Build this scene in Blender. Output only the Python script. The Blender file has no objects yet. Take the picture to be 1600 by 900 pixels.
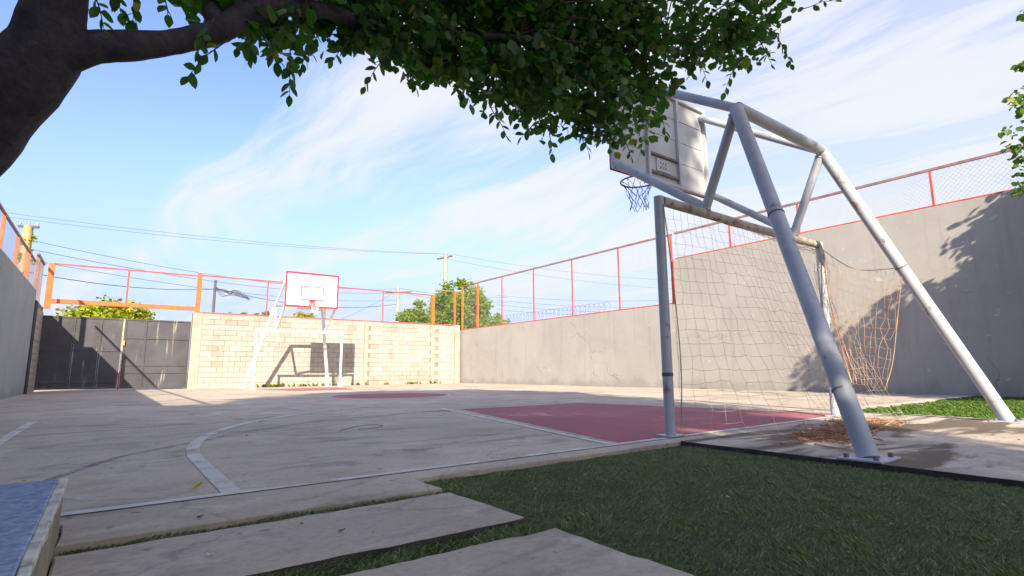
import bpy, math, random
import numpy as np
from mathutils import Vector, Matrix
random.seed(11)
RNG = np.random.default_rng(11)
SC = bpy.context.scene
COL = SC.collection
PI = math.pi

# ------------------------------------------------------------------ camera
cam_d = bpy.data.cameras.new('camera')
cam = bpy.data.objects.new('camera', cam_d)
COL.objects.link(cam)
cam_d.sensor_width = 36.0
cam_d.lens = 36.0 * 842.94 / 1600.0
cam_d.clip_start = 0.05
cam_d.clip_end = 3000
_r = Vector((0.80372872, -0.59495357, -0.0070988))
_u = Vector((-0.08531537, -0.12704453, 0.98822112))
_f = Vector((0.58884754, 0.79365606, 0.15286802))
M = Matrix((( _r.x, _u.x, -_f.x), (_r.y, _u.y, -_f.y), (_r.z, _u.z, -_f.z))).to_4x4()
M.translation = Vector((-3.8115, -2.9393, 0.5486))
cam.matrix_world = M
SC.camera = cam

# ------------------------------------------------------------------ sky, sun, exposure
SUN_DIR = Vector((-2.0, -3.6, 2.2)).normalized()          # towards the sun: behind the camera, 28 degrees up
SUN_EL = math.asin(SUN_DIR.z)
SUN_AZ = math.atan2(SUN_DIR.x, SUN_DIR.y)
world = bpy.data.worlds.new('World')
SC.world = world
world.use_nodes = True


class Nodes:
    """small helper to write node trees in few lines"""
    def __init__(self, tree):
        self.t = tree

    def n(self, kind, **kw):
        nd = self.t.nodes.new(kind)
        for k, v in kw.items():
            if k.startswith('i_'):
                nd.inputs[k[2:].replace('_', ' ')].default_value = v
            else:
                setattr(nd, k, v)
        return nd

    def l(self, a, b):
        self.t.links.new(a, b)

    def val(self, x, sock):
        if isinstance(x, (int, float)):
            sock.default_value = x
        elif isinstance(x, (tuple, list)):
            sock.default_value = tuple(x) + ((1.0,) if len(x) == 3 and len(sock.default_value) == 4 else ())
        else:
            self.l(x, sock)

    def math(self, op, a, b=0.0, clamp=False):
        nd = self.n('ShaderNodeMath', operation=op, use_clamp=clamp)
        self.val(a, nd.inputs[0])
        self.val(b, nd.inputs[1])
        return nd.outputs[0]

    def mix(self, fac, a, b, blend='MIX'):
        nd = self.n('ShaderNodeMix', data_type='RGBA', blend_type=blend)
        self.val(fac, nd.inputs[0])
        self.val(a, nd.inputs[6])
        self.val(b, nd.inputs[7])
        return nd.outputs[2]

    def ramp(self, x, a, b):
        nd = self.n('ShaderNodeMapRange', interpolation_type='SMOOTHSTEP')
        self.val(x, nd.inputs[0])
        nd.inputs[1].default_value = a
        nd.inputs[2].default_value = b
        return nd.outputs[0]

    def noise(self, vec, scale, detail=4, rough=0.55, dist=0.0):
        nd = self.n('ShaderNodeTexNoise')
        nd.inputs['Scale'].default_value = scale
        nd.inputs['Detail'].default_value = detail
        nd.inputs['Roughness'].default_value = rough
        nd.inputs['Distortion'].default_value = dist
        if vec is not None:
            self.l(vec, nd.inputs['Vector'])
        return nd.outputs[0]

    def mapping(self, vec, loc=(0, 0, 0), rot=(0, 0, 0), scale=(1, 1, 1)):
        nd = self.n('ShaderNodeMapping')
        nd.inputs['Location'].default_value = loc
        nd.inputs['Rotation'].default_value = rot
        nd.inputs['Scale'].default_value = scale
        self.l(vec, nd.inputs['Vector'])
        return nd.outputs[0]


def build_sky():
    w = Nodes(world.node_tree)
    world.node_tree.nodes.clear()
    sky = w.n('ShaderNodeTexSky', sky_type='NISHITA', sun_disc=False, sun_elevation=SUN_EL, sun_rotation=SUN_AZ,
              air_density=1.0, dust_density=0.9, ozone_density=2.2)
    tc = w.n('ShaderNodeTexCoord')
    d = tc.outputs['Generated']
    sep = w.n('ShaderNodeSeparateXYZ')
    w.l(d, sep.inputs[0])
    X, Y, Z = sep.outputs
    zz = w.math('ADD', w.math('MAXIMUM', Z, 0.0), 0.10)
    comb = w.n('ShaderNodeCombineXYZ')
    w.l(w.math('DIVIDE', X, zz), comb.inputs[0])
    w.l(w.math('DIVIDE', Y, zz), comb.inputs[1])
    p = comb.outputs[0]
    # high thin cirrus: streaked, warped noise on a cloud deck
    warp = w.n('ShaderNodeTexNoise')
    warp.inputs['Scale'].default_value = 0.55
    warp.inputs['Detail'].default_value = 2
    w.l(p, warp.inputs['Vector'])
    off = w.n('ShaderNodeVectorMath', operation='MULTIPLY_ADD')
    w.l(warp.outputs['Color'], off.inputs[0])
    off.inputs[1].default_value = (0.95, 0.95, 0)
    w.l(p, off.inputs[2])
    q = w.mapping(w.mapping(off.outputs[0], (0, 0, 0), (0, 0, CLOUD_ROT)), CLOUD_LOC, (0, 0, 0), (0.34, 1.5, 1))
    n1 = w.noise(q, 1.1, 9, 0.60, 0.5)
    n2 = w.noise(w.mapping(p, (3.1, 1.7, 0)), 0.42, 3, 0.5)
    n3 = w.noise(w.mapping(w.mapping(off.outputs[0], (0, 0, 0), (0, 0, CLOUD_ROT + .3)), (5, 2, 0), (0, 0, 0), (0.35, 2.2, 1)), 2.6, 8, 0.64)
    cover = w.math('ADD', w.math('MULTIPLY', n1, 0.85), w.math('ADD', w.math('MULTIPLY', n2, 0.55), w.math('MULTIPLY', n3, 0.32)))
    # thin veil grows towards the south-east and the horizon
    east = w.math('ADD', w.math('MULTIPLY', X, VEIL[0]), w.math('MULTIPLY', Y, VEIL[1]))
    veil = w.math('MULTIPLY', w.ramp(east, VEIL[2], VEIL[3]), VEIL[4])
    cover = w.math('ADD', cover, w.math('MULTIPLY', veil, 0.18))
    cl = w.ramp(cover, CLOUD_T[0], CLOUD_T[1])
    low = w.ramp(Z, 0.40, 0.02)
    tot = w.math('MAXIMUM', w.math('MULTIPLY', cl, 0.92), w.math('MULTIPLY', veil, 0.85), clamp=True)
    base = w.mix(1.0, sky.outputs[0], SKY_TINT, 'MULTIPLY')
    base = w.mix(w.math('MULTIPLY', low, 0.85), base, LOW_COL)
    col = w.mix(tot, base, CLOUD_COL)
    bg = w.n('ShaderNodeBackground')
    w.l(col, bg.inputs[0])
    bg.inputs[1].default_value = SKY_STRENGTH
    out = w.n('ShaderNodeOutputWorld')
    w.l(bg.outputs[0], out.inputs[0])


SKY_STRENGTH = 0.12
CLOUD_LOC = (7.1, 3.6, 0)
CLOUD_ROT = math.radians(76)
CLOUD_T = (0.79, 1.05)
CLOUD_COL = (2.60, 2.66, 2.80)
SKY_TINT = (0.84, 0.79, 0.98)
LOW_COL = (1.30, 1.52, 2.25)
VEIL = (0.85, -0.35, -0.15, 1.0, 0.85)
build_sky()

sun_d = bpy.data.lights.new('sun', 'SUN')
sun_d.energy = 3.6
sun_d.angle = math.radians(0.5)
sun_d.color = (1.0, 0.88, 0.71)
sun = bpy.data.objects.new('sun', sun_d)
COL.objects.link(sun)
sun.rotation_euler = SUN_DIR.to_track_quat('Z', 'Y').to_euler()
sun.location = (-10, -18, 12)

SC.view_settings.view_transform = 'Standard'
SC.view_settings.look = 'None'
SC.view_settings.exposure = 1.55
SC.view_settings.gamma = 1.0
SC.render.engine = 'CYCLES'
SC.cycles.max_bounces = 8
SC.cycles.diffuse_bounces = 5
SC.cycles.transparent_max_bounces = 8

# ------------------------------------------------------------------ materials
def new_mat(name):
    m = bpy.data.materials.new(name)
    m.use_nodes = True
    m.node_tree.nodes.clear()
    w = Nodes(m.node_tree)
    bsdf = w.n('ShaderNodeBsdfPrincipled')
    out = w.n('ShaderNodeOutputMaterial')
    w.l(bsdf.outputs[0], out.inputs[0])
    return m, w, bsdf


def add_bump(w, bsdf, h, strength=0.3, dist=0.01):
    b = w.n('ShaderNodeBump')
    b.inputs['Strength'].default_value = strength
    b.inputs['Distance'].default_value = dist
    w.l(h, b.inputs['Height'])
    w.l(b.outputs[0], bsdf.inputs['Normal'])


def pos(w):
    return w.n('ShaderNodeNewGeometry').outputs['Position']


def plain(name, col, rough=0.6, metal=0.0, var=0.12, scale=6.0, dirt=None, dirt_t=(0.55, 0.75), bump=0.15, bscale=40, spec=0.4):
    """paint or stone with mottling, optional dirt and fine relief"""
    m, w, b = new_mat(name)
    p = pos(w)
    n = w.noise(p, scale, 5)
    dark = tuple(c * (1 - var) for c in col)
    lite = tuple(min(1, c * (1 + var)) for c in col)
    c = w.mix(w.ramp(n, 0.3, 0.7), dark, lite)
    if dirt:
        c = w.mix(w.ramp(w.noise(w.mapping(p, (7, 3, 1)), scale * 1.7, 7, 0.65), *dirt_t), c, dirt)
    w.l(c, b.inputs['Base Color'])
    b.inputs['Roughness'].default_value = rough
    b.inputs['Metallic'].default_value = metal
    b.inputs['Specular IOR Level'].default_value = spec
    if bump:
        add_bump(w, b, w.noise(p, bscale, 5, 0.6), bump, 0.006)
    return m


CONC = (0.55, 0.458, 0.35)


def concrete_color(w, p, col=CONC):
    """poured court slab: broad patches, long rubbed streaks, dark specks and hair cracks"""
    broad = w.noise(p, 0.45, 5, 0.6, 0.4)
    patch = w.noise(w.mapping(p, (4, 9, 0)), 1.8, 6, 0.62)
    streak = w.noise(w.mapping(p, (0, 0, 0), (0, 0, math.radians(38)), (0.55, 1.7, 1)), 1.5, 8, 0.66, 0.9)
    fine = w.noise(p, 34, 4, 0.7)
    c = w.mix(w.ramp(broad, 0.3, 0.7), tuple(x * 0.82 for x in col), tuple(min(1, x * 1.12) for x in col))
    c = w.mix(w.math('MULTIPLY', w.ramp(patch, 0.48, 0.64), 0.6), c, (col[0] * .72, col[1] * .70, col[2] * .66))
    c = w.mix(w.math('MULTIPLY', w.ramp(streak, 0.52, 0.66), 0.6), c, (0.20, 0.17, 0.145))
    c = w.mix(w.math('MULTIPLY', w.ramp(w.noise(w.mapping(p, (2, 6, 0)), 3.1, 5, 0.6), 0.54, 0.70), 0.55), c, (0.64, 0.58, 0.49))
    c = w.mix(w.math('MULTIPLY', w.ramp(fine, 0.42, 0.68), 0.30), c, (0.22, 0.20, 0.18))
    sp = w.noise(w.mapping(p, (1, 2, 3)), 11, 2, 0.5)
    c = w.mix(w.math('MULTIPLY', w.ramp(sp, 0.68, 0.73), 0.5), c, (0.09, 0.08, 0.075))
    v = w.n('ShaderNodeTexVoronoi', feature='DISTANCE_TO_EDGE')
    v.inputs['Scale'].default_value = 0.33
    wp = w.n('ShaderNodeVectorMath', operation='MULTIPLY_ADD')
    nn = w.n('ShaderNodeTexNoise')
    nn.inputs['Scale'].default_value = 1.5
    nn.inputs['Detail'].default_value = 6
    w.l(p, nn.inputs['Vector'])
    w.l(nn.outputs['Color'], wp.inputs[0])
    wp.inputs[1].default_value = (.9, .9, .9)
    w.l(p, wp.inputs[2])
    w.l(wp.outputs[0], v.inputs['Vector'])
    crack = w.math('MULTIPLY', w.ramp(v.outputs[0], 0.006, 0.0015), 0.55)
    c = w.mix(w.math('MULTIPLY', crack, 0.5), c, (0.14, 0.125, 0.115))
    return c, fine, streak


def concrete(name, col=CONC, paint=None, wear=(0.50, 0.62), wet=False):
    m, w, b = new_mat(name)
    p = pos(w)
    c, fine, streak = concrete_color(w, p, col)
    if wet:
        st = w.noise(w.mapping(p, (2.2, 5.1, 0), (0, 0, math.radians(36)), (0.45, 1.6, 1)), 1.25, 5, 0.6, 0.5)
        c = w.mix(w.math('MULTIPLY', w.ramp(st, 0.45, 0.55), 0.85), c, (0.085, 0.062, 0.040))
    if paint:
        n = w.noise(w.mapping(p, (8, 1, 0)), 5.0, 8, 0.68)
        n2 = w.noise(w.mapping(p, (3, 3, 0)), 0.8, 3, 0.5)
        lost = w.ramp(w.math('ADD', w.math('MULTIPLY', n, 0.72), w.math('MULTIPLY', n2, 0.28)), *wear)
        pc = w.mix(w.ramp(n2, 0.3, 0.7), tuple(x * 0.86 for x in paint), paint)
        pc = w.mix(w.math('MULTIPLY', w.ramp(streak, 0.55, 0.75), 0.4), pc, tuple(x * .55 for x in paint))
        c = w.mix(lost, pc, c)
    w.l(c, b.inputs['Base Color'])
    b.inputs['Roughness'].default_value = 0.82
    b.inputs['Specular IOR Level'].default_value = 0.25
    add_bump(w, b, w.math('ADD', w.noise(p, 60, 5, 0.7), w.noise(p, 9, 4, 0.6)), 0.35, 0.006)
    return m


def block_mat(name):
    m, w, b = new_mat(name)
    p = pos(w)
    info = w.n('ShaderNodeObjectInfo')
    rnd = info.outputs['Random']
    c = w.mix(rnd, (0.335, 0.308, 0.265), (0.415, 0.385, 0.335))
    c = w.mix(w.math('MULTIPLY', w.ramp(w.math('FRACT', w.math('MULTIPLY', rnd, 17.3)), 0.90, 0.96), 0.45), c, (0.27, 0.24, 0.185))
    st = w.noise(w.mapping(p, (0, 0, 0), (0, 0, 0), (0.9, 0.9, 0.5)), 1.1, 6, 0.65)
    c = w.mix(w.math('MULTIPLY', w.ramp(st, 0.55, 0.75), 0.55), c, (0.20, 0.165, 0.125))
    fine = w.noise(p, 45, 5, 0.75)
    c = w.mix(w.math('MULTIPLY', w.ramp(fine, 0.45, 0.8), 0.45), c, (0.17, 0.14, 0.10))
    w.l(c, b.inputs['Base Color'])
    b.inputs['Roughness'].default_value = 0.92
    b.inputs['Specular IOR Level'].default_value = 0.15
    add_bump(w, b, fine, 0.6, 0.008)
    return m


def render_wall_mat(name, col, low=None):
    """smooth rendered and painted wall: trowel patches, faint runs, scuffs"""
    m, w, b = new_mat(name)
    p = pos(w)
    broad = w.noise(p, 0.5, 5, 0.6, 0.5)
    patch = w.noise(w.mapping(p, (5, 2, 7)), 1.7, 6, 0.6)
    c = w.mix(w.ramp(broad, 0.3, 0.7), tuple(x * .94 for x in col), tuple(x * 1.06 for x in col))
    c = w.mix(w.math('MULTIPLY', w.ramp(patch, 0.50, 0.66), 0.18), c, tuple(x * .76 for x in col))
    run = w.noise(w.mapping(p, (0, 0, 0), (0, 0, 0), (3.5, 3.5, 0.22)), 1.6, 6, 0.65)
    c = w.mix(w.math('MULTIPLY', w.ramp(run, 0.52, 0.68), 0.26), c, tuple(x * .60 for x in col))
    sc = w.noise(w.mapping(p, (1, 8, 3), (0.6, 0.3, 0), (1, 1, 1)), 4.5, 8, 0.7)
    c = w.mix(w.math('MULTIPLY', w.ramp(sc, 0.62, 0.68), 0.5), c, tuple(min(1, x * 1.6) for x in col))
    # damp tide mark along the foot and runs below the coping
    sepz = w.n('ShaderNodeSeparateXYZ')
    w.l(p, sepz.inputs[0])
    wob = w.math('MULTIPLY', w.noise(w.mapping(p, (2, 2, 0), (0, 0, 0), (1, 1, .4)), 1.4, 6, 0.65), 0.9)
    damp = w.ramp(w.math('SUBTRACT', sepz.outputs[2], wob), -0.12, -0.42)
    c = w.mix(w.math('MULTIPLY', damp, 0.45), c, tuple(x * .55 for x in col))
    cv = w.n('ShaderNodeTexVoronoi', feature='DISTANCE_TO_EDGE')
    cv.inputs['Scale'].default_value = 0.42
    cw = w.n('ShaderNodeTexNoise')
    cw.inputs['Scale'].default_value = 1.8
    cw.inputs['Detail'].default_value = 6
    w.l(p, cw.inputs['Vector'])
    cx = w.n('ShaderNodeVectorMath', operation='MULTIPLY_ADD')
    w.l(cw.outputs['Color'], cx.inputs[0])
    cx.inputs[1].default_value = (.8, .8, .8)
    w.l(p, cx.inputs[2])
    w.l(cx.outputs[0], cv.inputs['Vector'])
    crk = w.math('MULTIPLY', w.ramp(cv.outputs[0], 0.006, 0.002), w.ramp(w.noise(w.mapping(p, (9, 1, 2)), 0.6, 2), 0.5, 0.6))
    c = w.mix(w.math('MULTIPLY', crk, 0.6), c, tuple(x * .45 for x in col))
    w.l(c, b.inputs['Base Color'])
    b.inputs['Roughness'].default_value = 0.85
    b.inputs['Specular IOR Level'].default_value = 0.2
    add_bump(w, b, w.math('ADD', w.noise(p, 3.0, 5, 0.6), w.math('MULTIPLY', w.noise(p, 50, 3), 0.3)), 0.35, 0.02)
    return m


def gate_mat(name, col):
    m, w, b = new_mat(name)
    p = pos(w)
    c = w.mix(w.ramp(w.noise(p, 1.6, 5), 0.3, 0.7), tuple(x * .8 for x in col), tuple(x * 1.2 for x in col))
    drip = w.noise(w.mapping(p, (0, 0, 0), (0, 0, 0), (3.2, 1, 0.28)), 2.3, 3, 0.5)
    fade = w.noise(w.mapping(p, (2, 0, 5)), 1.1, 3)
    c = w.mix(w.math('MULTIPLY', w.ramp(drip, 0.60, 0.70), w.ramp(fade, 0.35, 0.65)), c, (0.30, 0.26, 0.20))
    w.l(c, b.inputs['Base Color'])
    b.inputs['Roughness'].default_value = 0.55
    add_bump(w, b, w.noise(p, 5, 3), 0.2, 0.02)
    return m


def leaf_mat(name, a, bcol, yellow, trans=0.35, rough=0.45):
    m = bpy.data.materials.new(name)
    m.use_nodes = True
    m.node_tree.nodes.clear()
    w = Nodes(m.node_tree)
    geo = w.n('ShaderNodeNewGeometry')
    info = w.n('ShaderNodeObjectInfo')
    r = w.math('FRACT', w.math('ADD', geo.outputs['Random Per Island'], info.outputs['Random']))
    c = w.mix(r, a, bcol)
    c = w.mix(w.ramp(w.math('FRACT', w.math('MULTIPLY', r, 13.7)), 0.93, 0.97), c, yellow)
    b = w.n('ShaderNodeBsdfPrincipled')
    w.l(c, b.inputs['Base Color'])
    b.inputs['Roughness'].default_value = rough
    b.inputs['Specular IOR Level'].default_value = 0.35
    t = w.n('ShaderNodeBsdfTranslucent')
    w.l(w.mix(1.0, c, (1.6, 2.0, 0.7), 'MULTIPLY'), t.inputs[0])
    mx = w.n('ShaderNodeMixShader')
    mx.inputs[0].default_value = trans
    w.l(b.outputs[0], mx.inputs[1])
    w.l(t.outputs[0], mx.inputs[2])
    out = w.n('ShaderNodeOutputMaterial')
    w.l(mx.outputs[0], out.inputs[0])
    return m


def bark_mat(name, a, bcol):
    m, w, b = new_mat(name)
    p = pos(w)
    n = w.noise(w.mapping(p, (0, 0, 0), (0, 0.6, 0), (1, 1, 1)), 14, 8, 0.68, 0.6)
    w.l(w.mix(w.ramp(n, 0.3, 0.72), a, bcol), b.inputs['Base Color'])
    b.inputs['Roughness'].default_value = 0.9
    add_bump(w, b, w.math('ADD', n, w.noise(p, 45, 4, 0.7)), 0.7, 0.015)
    return m


MAT = {}
MAT['court'] = concrete('court_concrete')
MAT['slab'] = concrete('slab_concrete', (0.55, 0.46, 0.365))
MAT['pad'] = concrete('pad_concrete', (0.54, 0.455, 0.36), wet=True)
MAT['white_line'] = concrete('white_line_paint', CONC, (0.72, 0.68, 0.62), (0.46, 0.60))
MAT['faded_line'] = concrete('faded_line_paint', CONC, (0.27, 0.20, 0.21), (0.44, 0.60))
MAT['old_line'] = concrete('old_line_paint', CONC, (0.66, 0.63, 0.60), (0.44, 0.60))
MAT['red_floor'] = concrete('red_floor_paint', (0.42, 0.30, 0.27), (0.40, 0.13, 0.145), (0.52, 0.70))
MAT['block'] = block_mat('cement_block')
MAT['mortar'] = plain('mortar', (0.24, 0.205, 0.16), 0.95, var=.15, scale=2, dirt=(0.24, .2, .14), bump=.4)
MAT['pilaster'] = plain('pilaster_cement', (0.37, 0.325, 0.26), 0.95, var=.15, scale=1.5, dirt=(0.30, .25, .18), bump=.4)
MAT['wall_grey'] = render_wall_mat('grey_wall_paint', (0.34, 0.325, 0.295))
MAT['wall_left'] = render_wall_mat('left_wall_paint', (0.30, 0.32, 0.33))
MAT['wall_shade'] = render_wall_mat('shaded_pier_paint', (0.05, 0.05, 0.075))  # near-black tone puts the pier's shadow into its colour
MAT['orange'] = plain('orange_steel_paint', (0.72, 0.145, 0.035), 0.5, var=.15, scale=5, dirt=(.25, .07, .03), dirt_t=(.62, .8))
MAT['red_steel'] = plain('red_steel_paint', (0.46, 0.085, 0.06), 0.55, var=.2, scale=5, dirt=(.17, .06, .04), dirt_t=(.58, .75))
MAT['rail'] = plain('weathered_rail', (0.26, 0.15, 0.13), 0.6, var=.25, scale=4, dirt=(.13, .08, .07))
MAT['wire_mesh'] = plain('galvanised_wire', (0.36, 0.37, 0.38), 0.5, 0.3, bump=0)
MAT['gate'] = gate_mat('dark_gate_paint', (0.064, 0.062, 0.072))
MAT['gate_bar'] = gate_mat('gate_bar_paint', (0.060, 0.058, 0.068))
MAT['pipe'] = plain('white_pipe_paint', (0.42, 0.44, 0.475), 0.42, var=.10, scale=4, dirt=(.24, .19, .15), dirt_t=(.57, .69), bump=.15)
MAT['pipe_worn'] = plain('worn_crossbar_paint', (0.42, 0.37, 0.31), 0.7, var=.2, scale=6, dirt=(.20, .13, .085), dirt_t=(.48, .66), bump=.3)
MAT['white_paint'] = plain('clean_white_paint', (0.80, 0.80, 0.79), 0.45, var=.04, scale=3, dirt=(.5, .46, .4), dirt_t=(.68, .85), bump=.05)
MAT['board_back'] = plain('board_back_paint', (0.50, 0.50, 0.50), 0.55, var=.10, scale=3, dirt=(.30, .27, .24), dirt_t=(.58, .78), bump=.1)
MAT['bracket'] = plain('dark_bracket', (0.16, 0.15, 0.15), 0.6, var=.2, dirt=(.2, .1, .06))
MAT['red_paint'] = plain('red_trim_paint', (0.58, 0.035, 0.05), 0.5, var=.12, scale=6)
MAT['cord_grey'] = plain('grey_cord', (0.11, 0.11, 0.12), 0.8, bump=0)
MAT['cord_white'] = plain('white_cord', (0.7, 0.7, 0.68), 0.8, bump=0)
MAT['rope'] = plain('faded_net_rope', (0.45, 0.36, 0.25), 0.9, var=.3, scale=5, bump=0)
MAT['rope_orange'] = plain('orange_net_rope', (0.46, 0.26, 0.13), 0.9, var=.35, scale=4, bump=0)
MAT['rope_pile'] = plain('tangled_net_rope', (0.36, 0.17, 0.085), 0.9, var=.35, scale=6, bump=0)
MAT['band'] = plain('dark_band', (0.10, 0.10, 0.11), 0.6, bump=0)
MAT['shade_edge'] = plain('painted_shade_edge', (0.06, 0.052, 0.045), 0.8, var=.3, scale=9, dirt=(.10, .09, .075), bump=.3)  # slab and pad sides coloured dark to stand for their shadow
MAT['turf_base'] = plain('turf_backing', (0.065, 0.075, 0.04), 0.95, bump=.2)
MAT['ground'] = plain('dry_ground', (0.22, 0.18, 0.12), 0.95, var=.3, scale=.3, dirt=(.08, .10, .03), bump=.3, bscale=8)
MAT['blue'] = plain('blue_bench_paint', (0.23, 0.30, 0.44), 0.92, var=.25, scale=30, dirt=(.40, .43, .47), dirt_t=(.46, .72), spec=.1, bump=.5, bscale=30)
MAT['bench'] = plain('bench_cement', (0.27, 0.225, 0.155), 0.9, var=.2, scale=4, dirt=(.18, .15, .10), bump=.5, bscale=30)
MAT['bench_edge'] = plain('chipped_bench_edge', (0.60, 0.56, 0.48), 0.9, var=.25, scale=14, dirt=(.28, .26, .22), dirt_t=(.5, .7), bump=.6, bscale=40)
MAT['bark'] = bark_mat('smooth_bark', (0.020, 0.016, 0.021), (0.064, 0.050, 0.054))
MAT['bark2'] = bark_mat('twig_bark', (0.05, 0.035, 0.025), (0.13, 0.09, 0.06))
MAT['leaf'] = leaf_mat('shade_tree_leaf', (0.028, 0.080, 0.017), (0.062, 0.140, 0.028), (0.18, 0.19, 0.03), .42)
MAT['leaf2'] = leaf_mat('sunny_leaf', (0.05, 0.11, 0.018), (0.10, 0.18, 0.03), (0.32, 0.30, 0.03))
MAT['leaf_far'] = leaf_mat('far_leaf', (0.15, 0.23, 0.014), (0.25, 0.31, 0.025), (0.32, 0.33, 0.03), .45, .6)
MAT['leaf_far2'] = leaf_mat('far_yellow_leaf', (0.21, 0.24, 0.012), (0.34, 0.34, 0.02), (0.28, 0.26, 0.03), .25, .6)
MAT['leaf_far3'] = leaf_mat('far_dark_leaf', (0.05, 0.10, 0.014), (0.10, 0.16, 0.022), (0.14, 0.18, 0.03), .3, .6)
MAT['yellow_leaf'] = plain('fallen_yellow_leaf', (0.52, 0.46, 0.03), .6, bump=0)
MAT['brown_leaf'] = plain('fallen_brown_leaf', (0.16, 0.10, 0.06), .7, bump=0)
MAT['pale_leaf'] = plain('fallen_pale_leaf', (0.55, 0.48, 0.36), .7, bump=0)
MAT['dark_leaf'] = plain('fallen_dark_leaf', (0.02, 0.018, 0.016), .7, bump=0)
MAT['blade'] = leaf_mat('turf_blade', (0.115, 0.15, 0.060), (0.23, 0.255, 0.13), (0.40, 0.37, 0.25), .15, .5)
MAT['blade2'] = leaf_mat('sunny_turf_blade', (0.05, 0.115, 0.012), (0.10, 0.17, 0.02), (0.18, 0.19, 0.04), .2, .5)
MAT['weed'] = leaf_mat('weed_leaf', (0.16, 0.16, 0.02), (0.24, 0.21, 0.03), (0.30, 0.2, 0.05), .2, .6)
MAT['pole_cement'] = plain('pole_cement', (0.36, 0.325, 0.28), .9, var=.1, scale=2)
MAT['pole_dark'] = plain('dark_pole', (0.09, 0.09, 0.10), .8)
MAT['pole_wood'] = plain('weathered_pole', (0.42, 0.30, 0.13), .9, var=.25, scale=3, dirt=(.20, .22, .05))
MAT['cable'] = plain('cable', (0.035, 0.037, 0.045), .6, bump=0)

# ------------------------------------------------------------------ mesh helpers
class MB:
    def __init__(self):
        self.v = []
        self.f = []

    def box(self, x0, y0, z0, x1, y1, z1):
        b = len(self.v)
        self.v += [(x0, y0, z0), (x1, y0, z0), (x1, y1, z0), (x0, y1, z0), (x0, y0, z1), (x1, y0, z1), (x1, y1, z1), (x0, y1, z1)]
        self.f += [tuple(b + i for i in q) for q in ((0, 3, 2, 1), (4, 5, 6, 7), (0, 1, 5, 4), (1, 2, 6, 5), (2, 3, 7, 6), (3, 0, 4, 7))]
        return self

    def bar(self, a, c, w, d=None):
        """rectangular bar from a to c"""
        d = d or w
        a, c = Vector(a), Vector(c)
        t = (c - a).normalized()
        up = Vector((0, 0, 1)) if abs(t.z) < 0.9 else Vector((0, 1, 0))
        s = t.cross(up).normalized()
        u = s.cross(t).normalized()
        b = len(self.v)
        for pnt in (a, c):
            for i, j in ((-1, -1), (1, -1), (1, 1), (-1, 1)):
                self.v.append(tuple(pnt + s * (i * w / 2) + u * (j * d / 2)))
        self.f += [tuple(b + i for i in q) for q in ((0, 3, 2, 1), (4, 5, 6, 7), (0, 1, 5, 4), (1, 2, 6, 5), (2, 3, 7, 6), (3, 0, 4, 7))]
        return self

    def tube(self, pts, rad, n=12, cap=True):
        pts = [Vector(q) for q in pts]
        if isinstance(rad, (int, float)):
            rad = [rad] * len(pts)
        t = (pts[1] - pts[0]).normalized()
        up = Vector((0, 0, 1)) if abs(t.z) < 0.9 else Vector((1, 0, 0))
        s = t.cross(up).normalized()
        b = len(self.v)
        for i, q in enumerate(pts):
            if i == 0:
                t = pts[1] - pts[0]
            elif i == len(pts) - 1:
                t = pts[-1] - pts[-2]
            else:
                t = (pts[i + 1] - q).normalized() + (q - pts[i - 1]).normalized()
            t.normalize()
            s = (s - t * s.dot(t)).normalized()
            u = t.cross(s)
            for k in range(n):
                a = 2 * PI * k / n
                self.v.append(tuple(q + (s * math.cos(a) + u * math.sin(a)) * rad[i]))
        for i in range(len(pts) - 1):
            for k in range(n):
                k2 = (k + 1) % n
                self.f.append((b + i * n + k, b + i * n + k2, b + (i + 1) * n + k2, b + (i + 1) * n + k))
        if cap:
            self.f.append(tuple(b + k for k in reversed(range(n))))
            e = b + (len(pts) - 1) * n
            self.f.append(tuple(e + k for k in range(n)))
        return self

    def torus(self, c, R, r, n=28, m=8, axis='Z'):
        pts = []
        for i in range(n + 1):
            a = 2 * PI * i / n
            pts.append(Vector(c) + Vector((math.cos(a) * R, math.sin(a) * R, 0)))
        return self.tube(pts, r, m, False)

    def poly(self, pts):
        b = len(self.v)
        self.v += [tuple(q) for q in pts]
        self.f.append(tuple(range(b, b + len(pts))))
        return self

    def build(self, name, mat, parent=None, smooth=False, bevel=0):
        me = bpy.data.meshes.new(name)
        me.from_pydata(self.v, [], self.f)
        me.materials.append(MAT[mat])
        if smooth:
            me.polygons.foreach_set('use_smooth', [True] * len(me.polygons))
            me.set_sharp_from_angle(angle=math.radians(50))
        o = bpy.data.objects.new(name, me)
        COL.objects.link(o)
        if parent:
            o.parent = parent
        if bevel:
            bv = o.modifiers.new('bevel', 'BEVEL')
            bv.width = bevel
            bv.segments = 2
            bv.limit_method = 'ANGLE'
        return o


def tag(o, label=None, cat=None, group=None, kind=None):
    if label:
        o['label'] = label
    if cat:
        o['category'] = cat
    if group:
        o['group'] = group
    if kind:
        o['kind'] = kind
    return o


def empty(name, loc=(0, 0, 0), label=None, cat=None, group=None, kind=None, rz=0):
    o = bpy.data.objects.new(name, None)
    COL.objects.link(o)
    o.location = loc
    o.rotation_euler = (0, 0, rz)
    o.empty_display_size = 0.2
    return tag(o, label, cat, group, kind)


def copy_tree(o, parent=None):
    c = o.copy()
    COL.objects.link(c)
    if parent:
        c.parent = parent
    for ch in list(o.children):
        copy_tree(ch, c)
    return c


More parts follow.
